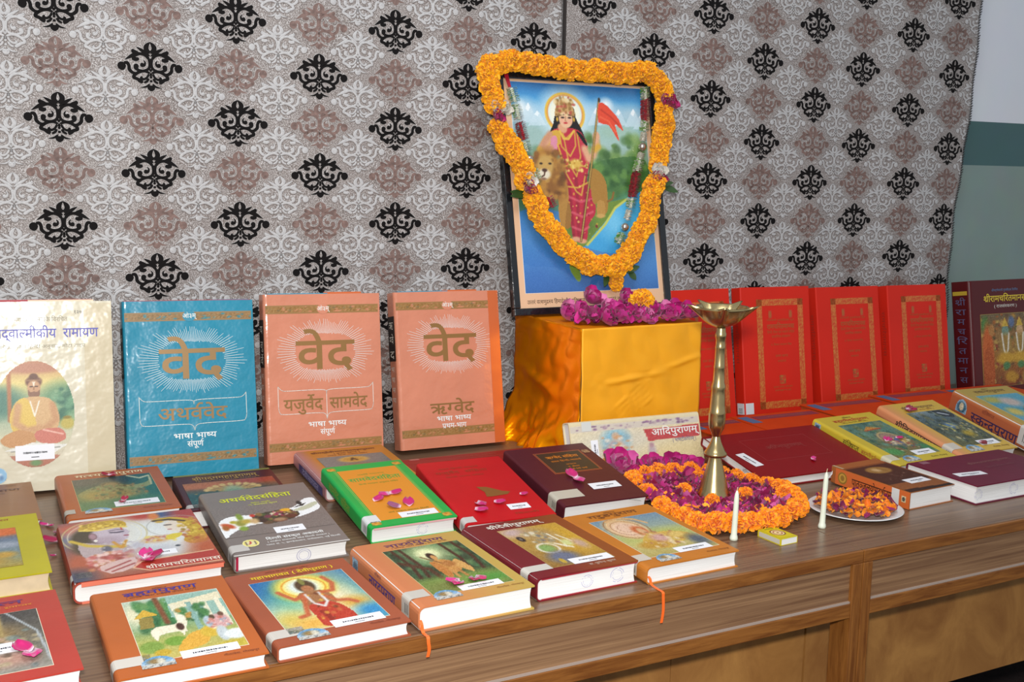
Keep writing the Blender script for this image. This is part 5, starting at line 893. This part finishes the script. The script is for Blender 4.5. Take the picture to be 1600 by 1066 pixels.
# pole and flag
p.line(P_((490, 205), (462, 470), (425, 755)), .0075, '#5A3E1E'); p.line(P_((490, 205), (462, 470), (425, 755)), .0035, '#C2A050'); E(491, 201, 5, 9, '#3A2A1A', .3)
p.poly(P_((490, 213), (520, 222), (548, 250), (572, 280), (592, 326), (574, 312), (556, 300), (576, 366), (556, 340), (530, 300), (488, 288)), '#E0492C', 1, 2); p.line(P_((500, 240), (540, 270), (570, 300)), .006, '#B83420', .8); p.line(P_((496, 268), (530, 285), (560, 330)), .006, '#F06A48', .7)
p.grain(.012).obj('picture_print', pr, .0375, .0545, .388, .520, .0132, m=mat('glossy_print', rough=.12, attr=True, coat=.6))
txt(pr, 'उत्तरं यत्समुद्रस्य हिमाद्रेश्चैव दक्षिणम् ।', .040, .028, .0085, '#3A2A22', .17, z=.0130, name='caption_text', align='l'); txt(pr, 'वर्षं तद् भारतं नाम भारती यत्र सन्ततिः ।।', .238, .028, .0085, '#3A2A22', .17, z=.0130, name='caption_text', align='l')
# ------------------------------------------------------------------ flowers
def petal_mesh(L, W, cup, ruff, seed, nu=4, nv=3):
    r = random.Random(seed); V = []
    for j in range(nv+1):
        t = j/nv
        for i in range(nu+1):
            s = i/nu*2-1; w = W*math.sin(math.pi*min(1, .12+.80*t))**.8
            V.append((s*w*.5, L*t-(.10*L*s*s if j == nv else 0), cup*(s*s*.6+.9*t*t)*L+r.uniform(-ruff, ruff)))
    return V, [(j*(nu+1)+i, j*(nu+1)+i+1, (j+1)*(nu+1)+i+1, (j+1)*(nu+1)+i) for j in range(nv) for i in range(nu)]
def marigold(seed, R, c_out, c_in, n=120, flat=.8):
    r = random.Random(seed); q = MB(); ga = math.pi*(3-5**.5)
    for k in range(n):
        zz = 1-1.75*(k+.5)/n; rad = math.sqrt(max(0, 1-zz*zz)); a = k*ga+r.uniform(-.2, .2)
        d = Vector((rad*math.cos(a), rad*math.sin(a), zz*flat)); d.normalize(); t = d.cross(Vector((r.uniform(-1, 1), r.uniform(-1, 1), r.uniform(-1, 1)))).normalized(); b_ = d.cross(t)
        w = R*r.uniform(.16, .26); l0, l1 = .55*R, R*r.uniform(.86, 1.08)*(flat+(1-flat)*rad); lift = R*.08
        c = np.array(lin(c_in))*r.uniform(.75, 1)+0; c2 = np.array(lin(c_out))*r.uniform(.85, 1.12)
        V = [d*l0-t*w*.4, d*l0+t*w*.4, d*(l0+l1)*.52+t*w+b_*lift, d*(l0+l1)*.52-t*w-b_*lift, d*l1+t*w*.9+b_*lift*r.uniform(-2, 2), d*l1*1.03+b_*lift*r.uniform(-2, 2), d*l1-t*w*.9+b_*lift*r.uniform(-2, 2)]
        n0 = len(q.v); q.v += [tuple(x) for x in V]; q.f += [(n0, n0+1, n0+2, n0+3), (n0+3, n0+2, n0+4, n0+5), (n0+3, n0+5, n0+6)]; q.c += [tuple(c)]*2+[tuple(c2)]*5
    # pale calyx core so no gaps show
    n0 = len(q.v); m = 8
    for j in range(5):
        ph = math.pi*(j+.5)/5
        for i in range(m): q.v.append((.6*R*math.sin(ph)*math.cos(2*math.pi*i/m), .6*R*math.sin(ph)*math.sin(2*math.pi*i/m), .6*R*flat*math.cos(ph))); q.c.append(tuple(np.array(lin(c_in))*.7))
    for j in range(4):
        for i in range(m): q.f.append((n0+j*m+i, n0+j*m+(i+1) % m, n0+(j+1)*m+(i+1) % m, n0+(j+1)*m+i))
    return q.mesh('marigold_head')
PETALM = mat('petal_flesh', rough=.55, attr=True, spec=.3, sheen=.2)
MY = [marigold(k, .021, '#FBB20C', '#EE9204', 150, .9) for k in range(4)]
MO = [marigold(20+k, .0205, '#FF980A', '#F07404', 150, .85) for k in range(4)]
for m_ in MY+MO: m_.materials.append(PETALM)
def head(me, parent, loc, r, scale=1.0, name='marigold_head'):
    o = link(name, me, None, parent); rr = random.Random(r)
    o.matrix_local = Matrix.Translation(loc) @ Matrix.Rotation(rr.uniform(0, 6.28), 4, 'Z') @ Matrix.Rotation(rr.uniform(-.7, .7), 4, 'X') @ Matrix.Scale(scale*rr.uniform(.92, 1.08), 4); return o
def resample(pts, step):
    P = [Vector(a) for a in catmull(pts, 10)]; out = [P[0]]; acc = 0
    for a, b_ in zip(P[:-1], P[1:]):
        acc += (b_-a).length
        if acc >= step: out.append(b_); acc = 0
    return out
LEAF = mat('dark_leaf', '#2E4A1E', .4, var=(40, .2)); ROSEM = PETALM
def leaf(parent, loc, L, W, ang, name='leaf', tilt=.3):
    V = []; n = 6
    for j in range(n+1):
        t = j/n; w = W*math.sin(math.pi*min(.98, t*.96+.02))**.8
        V += [(-w/2, L*t, .12*w), (0, L*t, 0.0), (w/2, L*t, .12*w)]
    q = MB(); q.add(V, [(3*j+i, 3*j+i+1, 3*j+4+i, 3*j+3+i) for j in range(n) for i in range(2)])
    o = part(name, q, LEAF, parent, True, mtx=Matrix.Translation(loc) @ Matrix.Rotation(ang, 4, 'Z') @ Matrix.Rotation(tilt, 4, 'X')); return o
def rose_mesh(seed, R, cols, n=16, open_=1.0):
    r = random.Random(seed); q = MB()
    for k in range(n):
        ring = k/n; a = k*2.4+r.uniform(-.3, .3); L = R*(.55+.65*ring); V, Fc = petal_mesh(L, L*1.05, .38, R*.03, seed*50+k)
        th = (.25+1.05*ring)*open_; M = Matrix.Rotation(a, 4, 'Z') @ Matrix.Translation((0, R*.06*ring, 0)) @ Matrix.Rotation(math.pi/2-th, 4, 'X')
        c = np.array(lin(cols[r.randrange(len(cols))])); q.add([tuple(M @ Vector(v)) for v in V], Fc, tuple(c))
    return q.mesh('rose')
RC_ = ['#C0187A', '#A01062', '#D23C96', '#AE166C', '#C82884']; RP = ['#DA5EA8', '#C4348C', '#E682B8']
def petal_heap(name, label, cx, cy, inside, n, hz, cols, size, seed, z0=.002, bowl=False):
    r = random.Random(seed); q = MB()
    for k in range(n):
        while True:
            x, y = r.uniform(-1, 1), r.uniform(-1, 1)
            if x*x+y*y < 1: break
        X, Y = inside(x, y); d = math.sqrt(x*x+y*y); z = z0+hz*((.25+.65*d*d) if bowl else (1-.55*d*d))*r.uniform(.55, 1)
        L = size*r.uniform(.7, 1.25); V, Fc = petal_mesh(L, L*r.uniform(.6, 1.0), r.uniform(.2, .5), .0008, seed*1000+k, 3, 3)
        M = Matrix.Translation((X, Y, z)) @ Matrix.Rotation(r.uniform(0, 6.28), 4, 'Z') @ Matrix.Rotation(r.uniform(-.5, .9), 4, 'X') @ Matrix.Translation((0, -L/2, 0))
        c = np.array(lin(cols[r.randrange(len(cols))]))*r.uniform(.75, 1.15); q.add([tuple(M @ Vector(v)) for v in V], Fc, tuple(np.clip(c, 0, 1)))
    o = part(name, q, PETALM, None, True); o['kind'] = 'stuff'; tag(o, label, 'petals'); return o
# garland on the picture
gar = empty('marigold_garland', pose(pv), 'thick yellow marigold garland hung in a V over the framed picture', 'garland')
GP = [(.265,.109),(.2,.12),(.166,.143),(.133,.168),(.107,.199),(.076,.237),(.065,.273),(.048,.31),(.034,.353),(.014,.395),(-.01,.437),(-.016,.48),(-.029,.522),(-.036,.564),(-.029,.601),(.033,.614),(.109,.612),(.186,.604),(.266,.602),(.356,.604),(.425,.605),(.462,.577),(.47,.538),(.461,.492),(.452,.439),(.439,.386),(.427,.34),(.408,.301),(.391,.249),(.367,.197),(.337,.159),(.304,.127),(.275,.108)]
path = resample([(x, y, .045) for x, y in GP], .0135)
skip = [(-.016, .480), (.048, .310), (.470, .538), (.427, .342)]
for k, c in enumerate(path):
    if any((c.x-a)**2+(c.y-b_)**2 < .012**2 for a, b_ in skip): continue
    j = random.Random(k); head(MY[k % 4], gar, c+Vector((j.uniform(-.006, .006), j.uniform(-.005, .005), j.uniform(-.003, .004))), k, 1.22)
part('garland_thread', MB().tube([tuple(c) for c in path], .002, 5), mat('cotton_thread', '#D8C8A0', .8), gar)
for k, c in enumerate([(.280, .088, .030), (.286, .066, .030), (.283, .076, .036)]): head(MY[k], gar, Vector(c), 200+k, .95)
for k, (x, y) in enumerate(skip):
    for t in range(5):
        cols = (['#E8E4DC', '#D8D2C6'] if (t < 3 and k in (0, 1, 3)) else ['#A8123E', '#8E1A4A', '#B82A6E']); r = random.Random(k*9+t); me = rose_mesh(k*10+t, .021, cols, 9, 1.1)
        o = link('rose_bloom', me, ROSEM, gar, True, Matrix.Translation((x+r.uniform(-.016, .016), y+(.010 if cols[0] == '#E8E4DC' else -.009)+r.uniform(-.003, .003), .052)))
for loc, L, a in (((.060, .296, .035), .07, 1.75), ((.045, .288, .036), .05, 1.4), ((.412, .318, .036), .06, -1.5), ((.440, .318, .036), .05, -2.0), ((.275, .100, .036), .055, -1.1), ((.262, .098, .034), .045, 2.6), ((.300, .098, .036), .05, -1.35), ((.322, .100, .036), .03, -2.6)): leaf(gar, Vector(loc), L, .018, a)
# tinsel garland on the picture
tg = empty('tinsel_garland', pose(pv), 'slim ribbon garland of red, green-white tufts and silver beads on the picture', 'garland')
def strand(seq, zc):
    for (x0, y0), (x1, y1), kind in seq:
        a, b_ = Vector((x0, y0, zc)), Vector((x1, y1, zc)); n = 7; L = (b_-a).length
        if kind == 'bead':
            c = (a+b_)/2; prof = [(.0002, -.011), (.006, -.009), (.0105, -.003), (.0105, .003), (.006, .009), (.0002, .011)]
            part('silver_bead', MB().lathe(prof, 14), mat('silver_bead', '#C9BEB4', .22, metal=.9), tg, True, mtx=Matrix.Translation(c) @ (b_-a).to_track_quat('Z', 'Y').to_matrix().to_4x4()); continue
        cols = dict(red=['#A80F22', '#8E0A1C', '#C2182E'], grn=['#D9DCCB', '#8FC25A', '#E2E2D6', '#6AA83E'], wht=['#E0DCD0', '#CFC9B8'])[kind]
        q = MB(); r = random.Random(int(x0*1e4)); m = max(5, int(L/.0042))
        for k in range(m):
            c = a.lerp(b_, (k+.5)/m); R = .0135 if kind != 'wht' else .009
            for s in range(12):
                an = 2*math.pi*s/12+r.uniform(0, .5); d = (b_-a).normalized(); u = d.cross(Vector((0, 0, 1))).normalized(); w = Vector((0, 0, 1)); o_ = u*math.cos(an)+w*math.sin(an); tng = d.cross(o_)
                col = lin(cols[r.randrange(len(cols))]); p0 = c+o_*R*.4; p1 = c+o_*R*r.uniform(.85, 1.1)+d*r.uniform(-.002, .002)
                q.add([tuple(p0-tng*.001), tuple(p0+tng*.001), tuple(p1+tng*.004+d*.001), tuple(p1-tng*.004-d*.001)], [(0, 1, 2, 3)], col)
            if k == 0:
                q.add([tuple(a+Vector((.004, 0, 0))), tuple(a-Vector((.004, 0, 0))), tuple(b_-Vector((.004, 0, 0))), tuple(b_+Vector((.004, 0, 0)))], [(0, 1, 2, 3)], lin(cols[0]))
        part({'red': 'red_ribbon_tuft', 'grn': 'green_white_tuft', 'wht': 'white_bud'}[kind], q, PETALM, tg)
strand([((.034,.555),(.042,.520),'grn'),((.043,.515),(.049,.478),'grn'),((.050,.470),(.058,.428),'red'),((.059,.424),(.064,.400),'grn'),((.065,.396),(.072,.366),'bead'),((.075,.355),(.086,.330),'grn'),((.112,.288),(.122,.262),'red')], .027)
strand([((.424,.575),(.423,.545),'grn'),((.423,.542),(.417,.490),'red'),((.416,.486),(.411,.462),'grn'),((.410,.456),(.404,.436),'wht'),((.402,.430),(.398,.408),'bead'),((.396,.402),(.390,.388),'wht'),((.389,.384),(.379,.356),'grn'),((.378,.352),(.359,.290),'red'),((.357,.286),(.350,.262),'grn'),((.346,.255),(.336,.232),'wht'),((.331,.222),(.324,.202),'bead'),((.318,.195),(.306,.172),'grn')], .027)
q = MB(); q.add([(.018, .592, .022), (.030, .592, .022), (.034, .556, .026), (.026, .556, .026)], [(0, 1, 2, 3)]); o = part('red_ribbon_end', q, mat('red_satin', '#A8142A', .4), tg); o.modifiers.new('t', 'SOLIDIFY').thickness = .0008
# roses on the box in front of the picture
spots = [(-.122,.868,1.0),(-.100,.835,1.0),(-.078,.765,.95),(-.040,.800,1.05),(-.030,.758,.95),(.000,.790,1.1),(.020,.752,.95),(.055,.765,1.0),(.075,.808,.95),(.098,.757,.95),(.128,.765,1.0),(.148,.748,.9),(-.062,.850,1.0),(.030,.835,1.0)]
where = ['at the left end of the row on the gold box','second from the left end on the gold box','at the front left of the box top','behind the front left blooms on the box','at the front, left of the lone marigold','just behind the lone marigold','in front below the lone marigold','right of the lone marigold on the box','behind the right-hand blooms on the box','front right of the box top','near the right end of the box top','at the far right corner of the gold box','rising against the picture frame on the left','standing tallest under the garland tip']
for k, (x, y, s) in enumerate(spots):
    z = BZ+.014+(.030 if k == 12 else .022 if k == 13 else 0); me = rose_mesh(100+k, .036*s, RC_ if k % 3 else RC_+RP, 16, 1.05); r = random.Random(k)
    o = link('rose_bloom', me, ROSEM, None, True, Matrix.Translation((x, y, z)) @ Matrix.Rotation(r.uniform(.4, 1.1), 4, 'X') @ Matrix.Rotation(r.uniform(-.6, .6), 4, 'Y')); tag(o, 'magenta rose bloom '+where[k], 'rose', 'roses on the gold box')
petal_heap('rose_petal_row', 'loose magenta rose petals banked between the blooms on the gold box', 0, 0, lambda x, y: (.018+x*.145, .775+y*.045), 170, .030, RC_+['#7A1248'], .032, 11, BZ+.003)
o = head(MY[2], None, Vector((.030, .752, BZ+.046)), 5, 1.35, 'marigold_bloom'); tag(o, 'single large yellow marigold resting on the roses at the foot of the picture', 'flower')
o.location = (.034, .770, BZ+.052)
# ------------------------------------------------------------------ brass lamp in its bed of petals
BR = mat('pale_brass', '#C6AE7C', .25, metal=1.0, var=(14, .12), bump=(30, .05)); LX, LY = -.0727, .335; s_ = 1/773.0
lamp = empty('oil_lamp', T3(LX, LY, 0), 'tall brass oil lamp with a five-lipped bowl standing in the ring of flowers', 'lamp')
def px(l): return [(max(r, .2)*s_, z) for r, z in l]
part('base', MB().lathe(px([(0, .001), (29, .001), (30, .005), (29.5, .010), (26, .018), (22, .031), (18.5, .050), (15, .066), (11.5, .082), (9.5, .092), (9, .097)]), 40), BR, lamp, True)
part('flange', MB().lathe(px([(8.5, .0972), (17, .098), (18, .101), (17.5, .105), (15, .109), (11, .119), (8, .128), (6.5, .135), (6, .138)]), 36), BR, lamp, True)
part('stem', MB().lathe(px([(6, .1382), (8, .146), (11.5, .155), (12.8, .164), (13, .176), (12.8, .184), (13.2, .187), (12.2, .191), (11.5, .205), (10.8, .222), (10.3, .233), (11, .238), (10.4, .242), (9, .248), (8.6, .262), (8.2, .276), (8.7, .279), (8.0, .283), (7.6, .300), (7.4, .316), (7.9, .319), (7.2, .322), (7.0, .333), (8.2, .339), (8.6, .346), (7.2, .350), (6.8, .357)]), 30), BR, lamp, True)
def bowl():
    q = MB(); n = 80; prof = [(3, .3572, 0), (9, .3585, 0), (19, .364, 0), (28, .372, .05), (34, .383, .35), (38, .394, .8), (40, .400, 1), (38, .3985, 1), (33, .388, .6), (26, .378, .1), (14, .372, 0), (1, .371, 0)]
    for r, z, k in prof:
        for i in range(n):
            a = 2*math.pi*i/n; lip = max(0, math.cos(5*(a-.35)))**6
            q.v.append((r*s_*(1+.48*k*lip)*math.cos(a), r*s_*(1+.48*k*lip)*math.sin(a), z+.006*k*lip-.004*k*(1-lip)*abs(math.sin(2.5*(a-.35)))**2*0))
    for j in range(len(prof)-1):
        for i in range(n): q.f.append((j*n+i, j*n+(i+1) % n, (j+1)*n+(i+1) % n, (j+1)*n+i))
    return q
part('bowl', bowl(), BR, lamp, True)
tr = tag(part('dark_tray', MB().lathe([(.0005, .0005), (.050, .0005), (.055, .003), (.053, .003), (.049, .0012), (.0005, .0012)], 36, LX-.012, LY-.012), mat('dark_metal', '#2A2526', .4, metal=.6), None), 'small dark metal tray just showing under the brass lamp foot', 'tray')
lamp.location.z = .0013
ring = [(-.218,.305),(-.228,.266),(-.224,.228),(-.218,.196),(-.186,.180),(-.156,.163),(-.122,.157),(-.088,.153),(-.052,.160),(-.012,.170),(.022,.194),(.048,.226),(.066,.262),(.078,.300),(.068,.338),(.056,.374),(.046,.408),(.034,.440),(.022,.468),(-.010,.492),(-.046,.508),(-.084,.516),(-.122,.512),(-.160,.496),(-.176,.466),(-.188,.430),(-.194,.394)]
rg = empty('marigold_ring', T3(LX, LY, 0), 'ring of orange marigold heads laid round the brass lamp', 'garland')
ringz = [Vector((x-LX, y-LY, .0215)) for x, y in ring]
for k, c in enumerate(ringz): head(MO[k % 4], rg, c, 300+k, 1.12 if k < 13 else .98)
for k in (11, 12): head(MO[(k+1) % 4], rg, ringz[k]+Vector((-.012, .022, .012)), 340+k, .9)
part('garland_thread', MB().tube([tuple(c) for c in ringz], .0015, 5), mat('cotton_thread', '#D8C8A0', .8), rg)
leaf(rg, Vector((.055, .055, .035)), .03, .02, .6); leaf(rg, Vector((-.165, .02, .02)), .035, .022, 1.9)
def in_ring(x, y):
    X, Y = LX-.006+x*.135, LY-.003+y*.155
    if math.hypot(X-LX, Y-LY) < .040: k = .045/max(1e-3, math.hypot(X-LX, Y-LY)); X, Y = LX+(X-LX)*k, LY+(Y-LY)*k
    return X, Y
petal_heap('rose_petal_heap', 'heap of magenta rose petals filling the marigold ring round the lamp', LX, LY, in_ring, 680, .022, ['#8A1048', '#A0185C', '#8A1250', '#BA2E7A', '#7A1044', '#AE2068', '#C65694', '#8E1038'], .026, 3, bowl=True)
petal_heap('marigold_petal_scatter', 'loose orange marigold petals sprinkled over the magenta heap', LX, LY, in_ring, 90, .028, ['#F08A10', '#E07408', '#F5A020'], .013, 4, .006, bowl=True)
for k, (x, y, z, s, lab) in enumerate([(-.150,.560,.036,1.25,'big pink-magenta rose bloom at the corner of the maroon book with black panel'),(-.112,.566,.024,.9,'magenta rose bloom right of the biggest bloom in front of the plastic-wrapped book'),(-.062,.556,.026,1.0,'magenta rose bloom under the cream book title end'),(-.022,.536,.026,1.0,'magenta rose bloom just left of the brass lamp foot'),(.006,.512,.024,.95,'magenta rose bloom behind the brass lamp foot'),(-.140,.520,.020,.85,'magenta rose bloom below the biggest bloom near the maroon book')]):
    me = rose_mesh(150+k, .034*s, RP+RC_ if k == 0 else RC_, 18, 1.05); tag(link('rose_bloom', me, ROSEM, None, True, Matrix.Translation((x, y, z-.010)) @ Matrix.Rotation(.55, 4, 'X') @ Matrix.Rotation(-.25, 4, 'Y')), lab, 'rose', 'roses behind the petal ring')
for k, (x, y, lab) in enumerate([(-.118,.372,'loose orange marigold head on the petals left of the lamp foot'),(-.112,.288,'loose orange marigold head in front of the lamp foot'),(-.020,.300,'loose orange marigold head right of the lamp foot'),(-.030,.440,'loose orange marigold head behind the lamp foot')]):
    tag(head(MO[k], None, Vector((x, y, .024)), 400+k, .72, 'marigold_bloom'), lab, 'flower', 'loose marigolds among the petals')
# ------------------------------------------------------------------ plate, candles, matchbox
pc = (.152, .172); pl = tag(part('plate', MB().lathe([(.0005, .0006), (.060, .0006), (.072, .004), (.0905, .0095), (.0925, .0105), (.0900, .0112), (.071, .0062), (.060, .0030), (.0005, .0030)], 56, *pc), mat('white_melamine', '#D8D6D4', .3, coat=.3), None, True), 'white plate of flower petals beside the small orange-spined book', 'plate')
petal_heap('plate_petals', 'orange marigold petals piled on the white plate', *pc, lambda x, y: (pc[0]+x*.074, pc[1]+y*.074), 330, .022, ['#F08A10', '#E07408', '#F5A020', '#E8860C', '#D8680A'], .016, 6, .006)
petal_heap('plate_rose_petals', 'dark magenta rose petals mixed into the plate of marigold', *pc, lambda x, y: (pc[0]+x*.080, pc[1]+y*.080), 60, .020, ['#8E1652', '#7A1248', '#6E1040', '#A82A6E'], .020, 8, .007)
CW = mat('candle_wax', '#DCE0CE', .4, spec=.4); CW.node_tree.nodes['Principled BSDF'].inputs['Subsurface Weight'].default_value = .15; CW.node_tree.nodes['Principled BSDF'].inputs['Subsurface Radius'].default_value = (.006, .006, .004)
for x, y, h, lean, lab in ((-.1796, .138, .0925, .03, 'white candle standing in front of the marigold ring beside the matchbox'), (.0182, .1225, .108, .035, 'white candle standing against the plate of petals')):
    c = empty('candle', T3(x, y, 0) @ Matrix.Rotation(lean, 4, 'Y'), lab, 'candle', 'white candles')
    part('wax', MB().lathe([(.0003, .0003), (.0072, .0003), (.0075, .004), (.0066, .008), (.0056, .011), (.0052, .03), (.0049, h*.6), (.0046, h-.016), (.0036, h-.006), (.0014, h), (.0003, h+.0005)], 20), CW, c, True)
    part('wick', MB().tube([(0, 0, h), (.0006, 0, h+.004), (.0012, 0, h+.007)], .0006, 5), mat('cotton_thread', '#D8C8A0', .8), c)
mb_ = empty('matchbox', T3(-.122, .076, 0, .06), 'small yellow matchbox with a red ringed emblem in front of the marigold ring', 'matchbox'); L_, W_, T_ = .040, .060, .0125
part('sleeve', MB().box(0, L_, 0, W_, T_-.0008, T_).box(0, L_, 0, W_, 0, .0008).box(0, .0008, 0, W_, .0009, T_-.0009).box(L_-.0008, L_, 0, W_, .0009, T_-.0009), mat('yellow_card', '#C9BA22', .5), mb_)
part('tray', MB().box(.001, L_-.001, .0006, W_-.001, .001, T_-.001), mat('white_card', '#E4E4E2', .6), mb_)
part('striker', MB().box(-.0005, -.0001, .004, W_-.004, .002, T_-.002), mat('striker_strip', '#B9B4A6', .9), mb_)
p = Pic(30, 40, '#C9BA22').ell(.5, .5, .36, .27, '#E6DCA0', .05).ring(.5, .5, .36, .27, .10, '#5A2A2E').ring(.5, .5, .22, .165, .16, '#8E2A34').ell(.5, .5, .07, .05, '#6A2A2E').poly([(.2, .9), (.8, .9), (.8, .96), (.2, .96)], '#7A8A2A'); p.obj('emblem_print', mb_, .002, .004, L_-.004, W_-.008, T_+.0004)
# ------------------------------------------------------------------ scattered rose petals
def on_book(key, u, v, lift=.0012):
    b = BOOKS[key]; return b.root.matrix_world @ Matrix.Translation((u*b.W, v*b.H, b.T+lift))
def loose(M, size, cols, lab, seed, n=1):
    r = random.Random(seed); q = MB()
    for k in range(n):
        L = size*r.uniform(.85, 1.1); V, Fc = petal_mesh(L, L*.8, .22, .0003, seed*7+k, 5, 4); R_ = Matrix.Rotation(r.uniform(0, 6.28)+k*2.2, 4, 'Z') @ Matrix.Translation((0, -L*.3 if n == 1 else 0, 0))
        c0 = lin(cols[k % len(cols)]); q.add([tuple(R_ @ Vector(v)) for v in V], Fc, c0)
        for i in range(6): q.c[-len(V)+i] = tuple(np.array(lin('#E8C8D8')))
    o = part('rose_petal', q, PETALM, None, True); o.matrix_world = M; o.modifiers.new('t', 'SOLIDIFY').thickness = .0004; tag(o, lab, 'petal', 'rose petals strewn over the books'); return o
MG = ['#B81464', '#C8287A', '#A01050']
for k, (key, u, v, s, cols, lab, n) in enumerate([
 ('matsya', .50, .87, .018, ['#8E0A2A', '#A01030'], 'dark red petal under the cream title of the fish picture book', 3), ('matsya', .53, .25, .016, ['#A01038', '#8E0A2A'], 'dark red petal on the white label of the fish picture book', 3),
 ('ram', .50, .22, .030, MG, 'large magenta petal cluster above the red title band of the two-deity book', 3), ('redleft', .72, .27, .032, MG, 'magenta petal pair on the red book at the bottom left corner', 2),
 ('sama', .50, .44, .024, MG, 'magenta petal with white tip on the orange panel, uppermost', 2), ('sama', .30, .37, .022, MG, 'magenta petal nearest the spine on the orange panel', 1), ('sama', .44, .23, .028, ['#8E4A6E', '#A05A7A'], 'withered purple petal above the white label on the orange panel', 1), ('sama', .60, .25, .030, MG, 'wide magenta petal at right on the orange panel', 1),
 ('narada', .50, .22, .026, MG, 'magenta petal at the left of the label on the forest picture', 2), ('narada', .64, .24, .024, ['#A01848', '#B82060'], 'crimson petal above the label on the forest picture', 2),
 ('red_a', .30, .26, .026, MG, 'upper left magenta petal on the bright red book', 1), ('red_a', .24, .17, .026, MG, 'lower left magenta petal on the bright red book', 1), ('red_a', .50, .25, .024, MG, 'magenta petal touching the label on the bright red book', 1), ('red_a', .84, .33, .018, MG, 'small magenta petal at the right of the bright red book', 1),
 ('rig', .44, .40, .028, MG, 'magenta petal below the black panel of the maroon book', 2), ('agni', .56, .26, .014, MG, 'tiny pink bud petal on the plain crimson book', 2), ('linga', .34, .87, .022, ['#8E0A3A', '#A01040'], 'dark red petal on the title of the dark picture book', 3), ('linga', .56, .16, .020, ['#7A1A2A', '#8E2030'], 'dull red petal beside the label of the dark picture book', 2),
 ('bvv', .42, .42, .020, MG, 'magenta petal on the left of the green courtly picture', 2), ('bvv', .66, .44, .016, MG, 'small magenta petal on the right of the green courtly picture', 1)]):
    loose(on_book(key, u, v), s, cols, lab, k+1, n)
for k, (x, y, s, lab) in enumerate([(-1.283, .735, .018, 'small dark petal on the bare table beside the fish picture book, rearmost'), (-1.272, .690, .028, 'pink petal on the bare table left of the fish picture book'), (-1.272, .630, .030, 'crimson petal on the bare table beside the yellow book'), (-1.287, .560, .012, 'tiny red petal fragment on the table near the yellow book')]): loose(T3(x, y, .0012), s, MG if k != 2 else ['#9A0E44'], lab, 60+k, 2 if k < 3 else 1)
